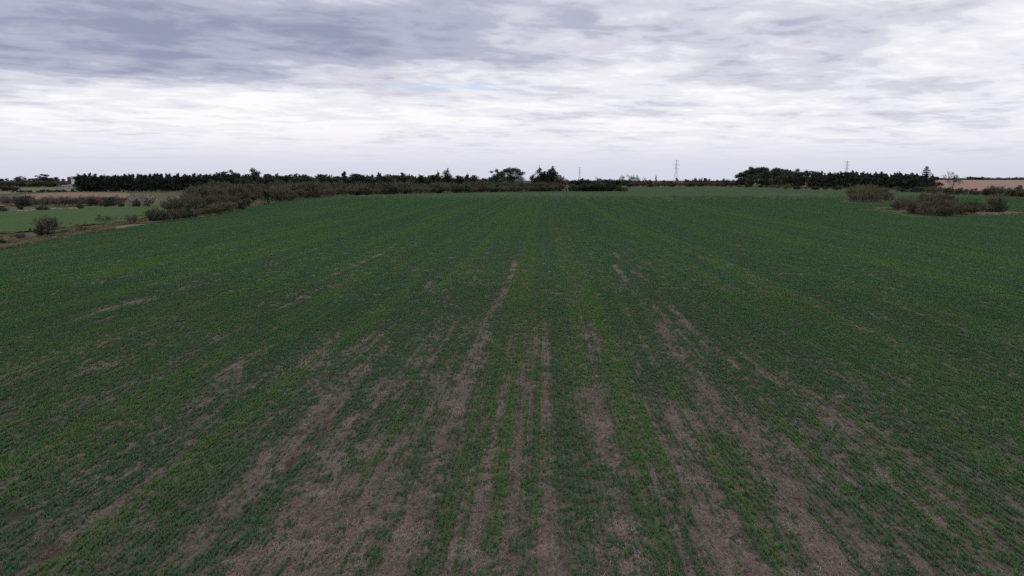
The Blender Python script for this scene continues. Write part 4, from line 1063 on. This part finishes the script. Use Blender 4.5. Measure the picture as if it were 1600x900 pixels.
# ------------------------------------------------------------------ pylons
STEEL, N_, b_ = mat_new('galvanised_steel')
b_.inputs['Base Color'].default_value = (0.32, 0.32, 0.33, 1); b_.inputs['Metallic'].default_value = 0.2; b_.inputs['Roughness'].default_value = 0.6
GLASSY, N_, b_ = mat_new('insulator_glaze')
b_.inputs['Base Color'].default_value = (0.10, 0.075, 0.06, 1); b_.inputs['Roughness'].default_value = 0.3
def pylon(px, top, depth, label, rz, br=0.072):
    p = at_depth(px, depth); H = top_height(p, px, top)
    root = bpy.data.objects.new('electricity_pylon', None); col.objects.link(root); root.location = p; root.rotation_euler = (0, 0, rz)
    prof = [(0, 4.2), (H * 0.30, 2.35), (H * 0.58, 1.05), (H * 0.78, 0.75), (H * 0.97, 0.55)]
    def wz(z): return ip(z, prof)
    for sx in (-1, 1):
        for sy in (-1, 1):
            T = Tubes(); T.path([(sx * w, sy * w, z) for z, w in prof], br * 1.3, br * 0.9, 4); link('leg', T.mesh('leg', STEEL), root)
    T = Tubes(); zs = [0]
    while zs[-1] < H * 0.95: zs.append(min(zs[-1] + max(wz(zs[-1]) * 1.5, 1.5), H * 0.97))
    for z0, z1 in zip(zs[:-1], zs[1:]):
        a, b = wz(z0), wz(z1)
        for (ux, uy, vx, vy) in ((-1, -1, 1, -1), (1, -1, 1, 1), (1, 1, -1, 1), (-1, 1, -1, -1)):
            T.seg((ux * a, uy * a, z0), (vx * b, vy * b, z1), br * .6, br * .6, 3); T.seg((vx * a, vy * a, z0), (ux * b, uy * b, z1), br * .6, br * .6, 3)
            T.seg((ux * b, uy * b, z1), (vx * b, vy * b, z1), br * .6, br * .6, 3)
    link('bracing', T.mesh('bracing', STEEL), root)
    for f, L in ((0.66, 4.6), (0.80, 5.2), (0.94, 4.2)):
        z = H * f; w = wz(z); T = Tubes(); I = Tubes()
        for sg in (-1, 1):
            for sy in (-1, 1):
                T.seg((sg * w, sy * w, z), (sg * L, 0, z + 0.4), br, br * .8, 3); T.seg((sg * w, sy * w, z + 1.3), (sg * L, 0, z + 0.4), br, br * .8, 3)
            I.seg((sg * L, 0, z + 0.4), (sg * L, 0, z - 1.7), 0.13, 0.13, 6)
        arm = link('cross_arm', T.mesh('cross_arm', STEEL), root); link('insulator', I.mesh('insulator', GLASSY), arm)
    T = Tubes(); T.path([(0, 0, H * 0.96), (0, 0, H)], 0.3, 0.08, 4); link('peak', T.mesh('peak', STEEL), root)
    tag(root, label, 'pylon')
pylon(1056, 249.0, 1050, 'tall lattice pylon above the skyline hedge, centre right', 0.35)
pylon(1322, 250.5, 1080, 'lattice pylon rising behind the pines of the right wood', 0.5)
pylon(905.5, 260.5, 1700, 'faint far pylon just right of the cypress cluster', 0.3, 0.09)

# ------------------------------------------------------------------ buildings far left, and the pale hut at the centre
def plain(name, c, rough=0.8):
    m, N, b = mat_new(name); g = N.node('ShaderNodeNewGeometry')
    n = N.noise(g.outputs['Position'], 0.6, 4, 0.6)
    N.put(b.inputs['Base Color'], N.mix(n, tuple(v * 0.8 for v in c), tuple(min(v * 1.15, 0.9) for v in c))); b.inputs['Roughness'].default_value = rough
    return m
WHITE = plain('white_render', (0.74, 0.76, 0.76)); RED = plain('red_paint', (0.12, 0.040, 0.042)); SLATE = plain('grey_roof', (0.16, 0.16, 0.18)); PANE = plain('dark_pane', (0.03, 0.035, 0.045), 0.15)
CREAM = plain('cream_render', (0.34, 0.29, 0.20)); CONC = plain('concrete', (0.33, 0.33, 0.34)); TILE = plain('roof_tile', (0.12, 0.085, 0.07)); WOOD = plain('dark_door', (0.07, 0.05, 0.04))
def boxm(name, x0, x1, y0, y1, z0, z1, mat):
    v = [(x, y, z) for x in (x0, x1) for y in (y0, y1) for z in (z0, z1)]
    return mesh_from(name, v, [(0, 1, 3, 2), (4, 6, 7, 5), (0, 4, 5, 1), (2, 3, 7, 6), (0, 2, 6, 4), (1, 5, 7, 3)], mat)
def gable(name, x0, x1, y0, y1, z, rise, over, mat):
    ym = (y0 + y1) / 2; x0 -= over; x1 += over; y0 -= over; y1 += over; th = 0.18
    v = []
    for dz_ in (0, th):
        v += [(x0, y0, z + dz_), (x1, y0, z + dz_), (x1, ym, z + rise + dz_), (x0, ym, z + rise + dz_), (x1, y1, z + dz_), (x0, y1, z + dz_)]
    f = [(0, 3, 2, 1), (3, 5, 4, 2), (6, 7, 8, 9), (9, 8, 10, 11), (0, 1, 7, 6), (4, 5, 11, 10), (1, 2, 8, 7), (2, 4, 10, 8), (0, 6, 9, 3), (3, 9, 11, 5)]
    return mesh_from(name, v, f, mat)
def house(name, px, depth, w, dp, hh, wall, roofm, rise, label, wins, door=None, rz=0.0):
    p = at_depth(px, depth)
    root = bpy.data.objects.new(name, None); col.objects.link(root); root.location = (p.x, p.y, p.z - 0.25); root.rotation_euler = (0, 0, -math.atan2(p.x, p.y) + rz)
    link('wall', boxm('wall', -w / 2, w / 2, -dp / 2, dp / 2, 0, hh, wall), root)
    link('roof', gable('roof', -w / 2, w / 2, -dp / 2, dp / 2, hh + 0.003, rise, 0.35, roofm), root)
    for (x, z, ww, wh) in wins:
        fr = link('window', boxm('window', x - ww / 2, x + ww / 2, -dp / 2 - 0.06, -dp / 2 - 0.003, z, z + wh, CONC), root)
        link('pane', boxm('pane', x - ww / 2 + 0.1, x + ww / 2 - 0.1, -dp / 2 - 0.08, -dp / 2 - 0.062, z + 0.1, z + wh - 0.1, PANE), fr)
    if door: link('door', boxm('door', door - 0.5, door + 0.5, -dp / 2 - 0.05, -dp / 2 - 0.004, 0.3, 2.4, WOOD), root)
    tag(root, label, 'building')
house('white_house', 114.6, 1180, 6.2, 9, 15.0, WHITE, SLATE, 0.9, 'tall white block peeking out beside the left pine wood', [(-1.5, 11.2, 1.1, 1.4), (1.5, 11.2, 1.1, 1.4), (-1.5, 7.8, 1.1, 1.4)], 1.2)
house('red_house', 108.6, 1200, 6.5, 9, 14.2, RED, SLATE, 1.2, 'dark red block joined to the left of the white block', [(0, 10.5, 1.2, 1.4), (1.8, 7.5, 1.2, 1.4)], -1.0)
house('farm_shed', 103, 860, 9.5, 6, 3.0, CONC, SLATE, 1.2, 'low grey shed in front of the red and white blocks', [(-3, 1.2, 1.0, 1.0), (3, 1.2, 1.0, 1.0)], 0.0)
house('farm_shed', 111, 900, 8, 6, 3.2, CONC, SLATE, 1.2, 'smaller pale shed nearer the pine wood', [(-2, 1.3, 1.0, 1.0)], 1.5)
house('cream_hut', 885, 655, 3.6, 4, 4.6, CREAM, TILE, 1.2, 'small cream hut half hidden right of the cypress cluster', [(-0.9, 2.4, 0.9, 1.0), (0.9, 2.4, 0.9, 1.0)], 0.3)
# pale stones at the far pasture edge
STONE = plain('pale_stone', (0.25, 0.235, 0.20))
Rs = random.Random(9)
for i, (px, py, L) in enumerate(((31, 330.2, 2.8), (41, 330.4, 1.6), (50, 329.6, 2.6), (75, 327.6, 2.6), (83, 327.3, 2.6), (94, 327.0, 1.6), (110, 326.6, 2.0), (118, 326.2, 1.7))):
    p = ground_at(px, py); n = 9; vs_ = []; fs_ = []
    for lv, (sc_, z) in enumerate(((1.0, -0.1), (0.95, 0.22), (0.6, 0.42))):
        for k in range(n):
            a = 2 * math.pi * k / n; j = Rs.uniform(0.8, 1.15); vs_.append((L / 2 * sc_ * j * math.cos(a), 0.5 * sc_ * j * math.sin(a), z * Rs.uniform(0.9, 1.1)))
    for lv in range(2):
        for k in range(n): fs_.append((lv * n + k, lv * n + (k + 1) % n, (lv + 1) * n + (k + 1) % n, (lv + 1) * n + k))
    fs_.append(tuple(range(2 * n, 3 * n)))
    o = link('stone', mesh_from('stone', vs_, fs_, STONE), None, (p.x, p.y, 0.05))
    tag(o, '%s pale stone from the left at the far edge of the pasture' % ('first', 'second', 'third', 'fourth', 'fifth', 'sixth', 'seventh', 'eighth')[i], 'stone', 'pale stones on the pasture edge')
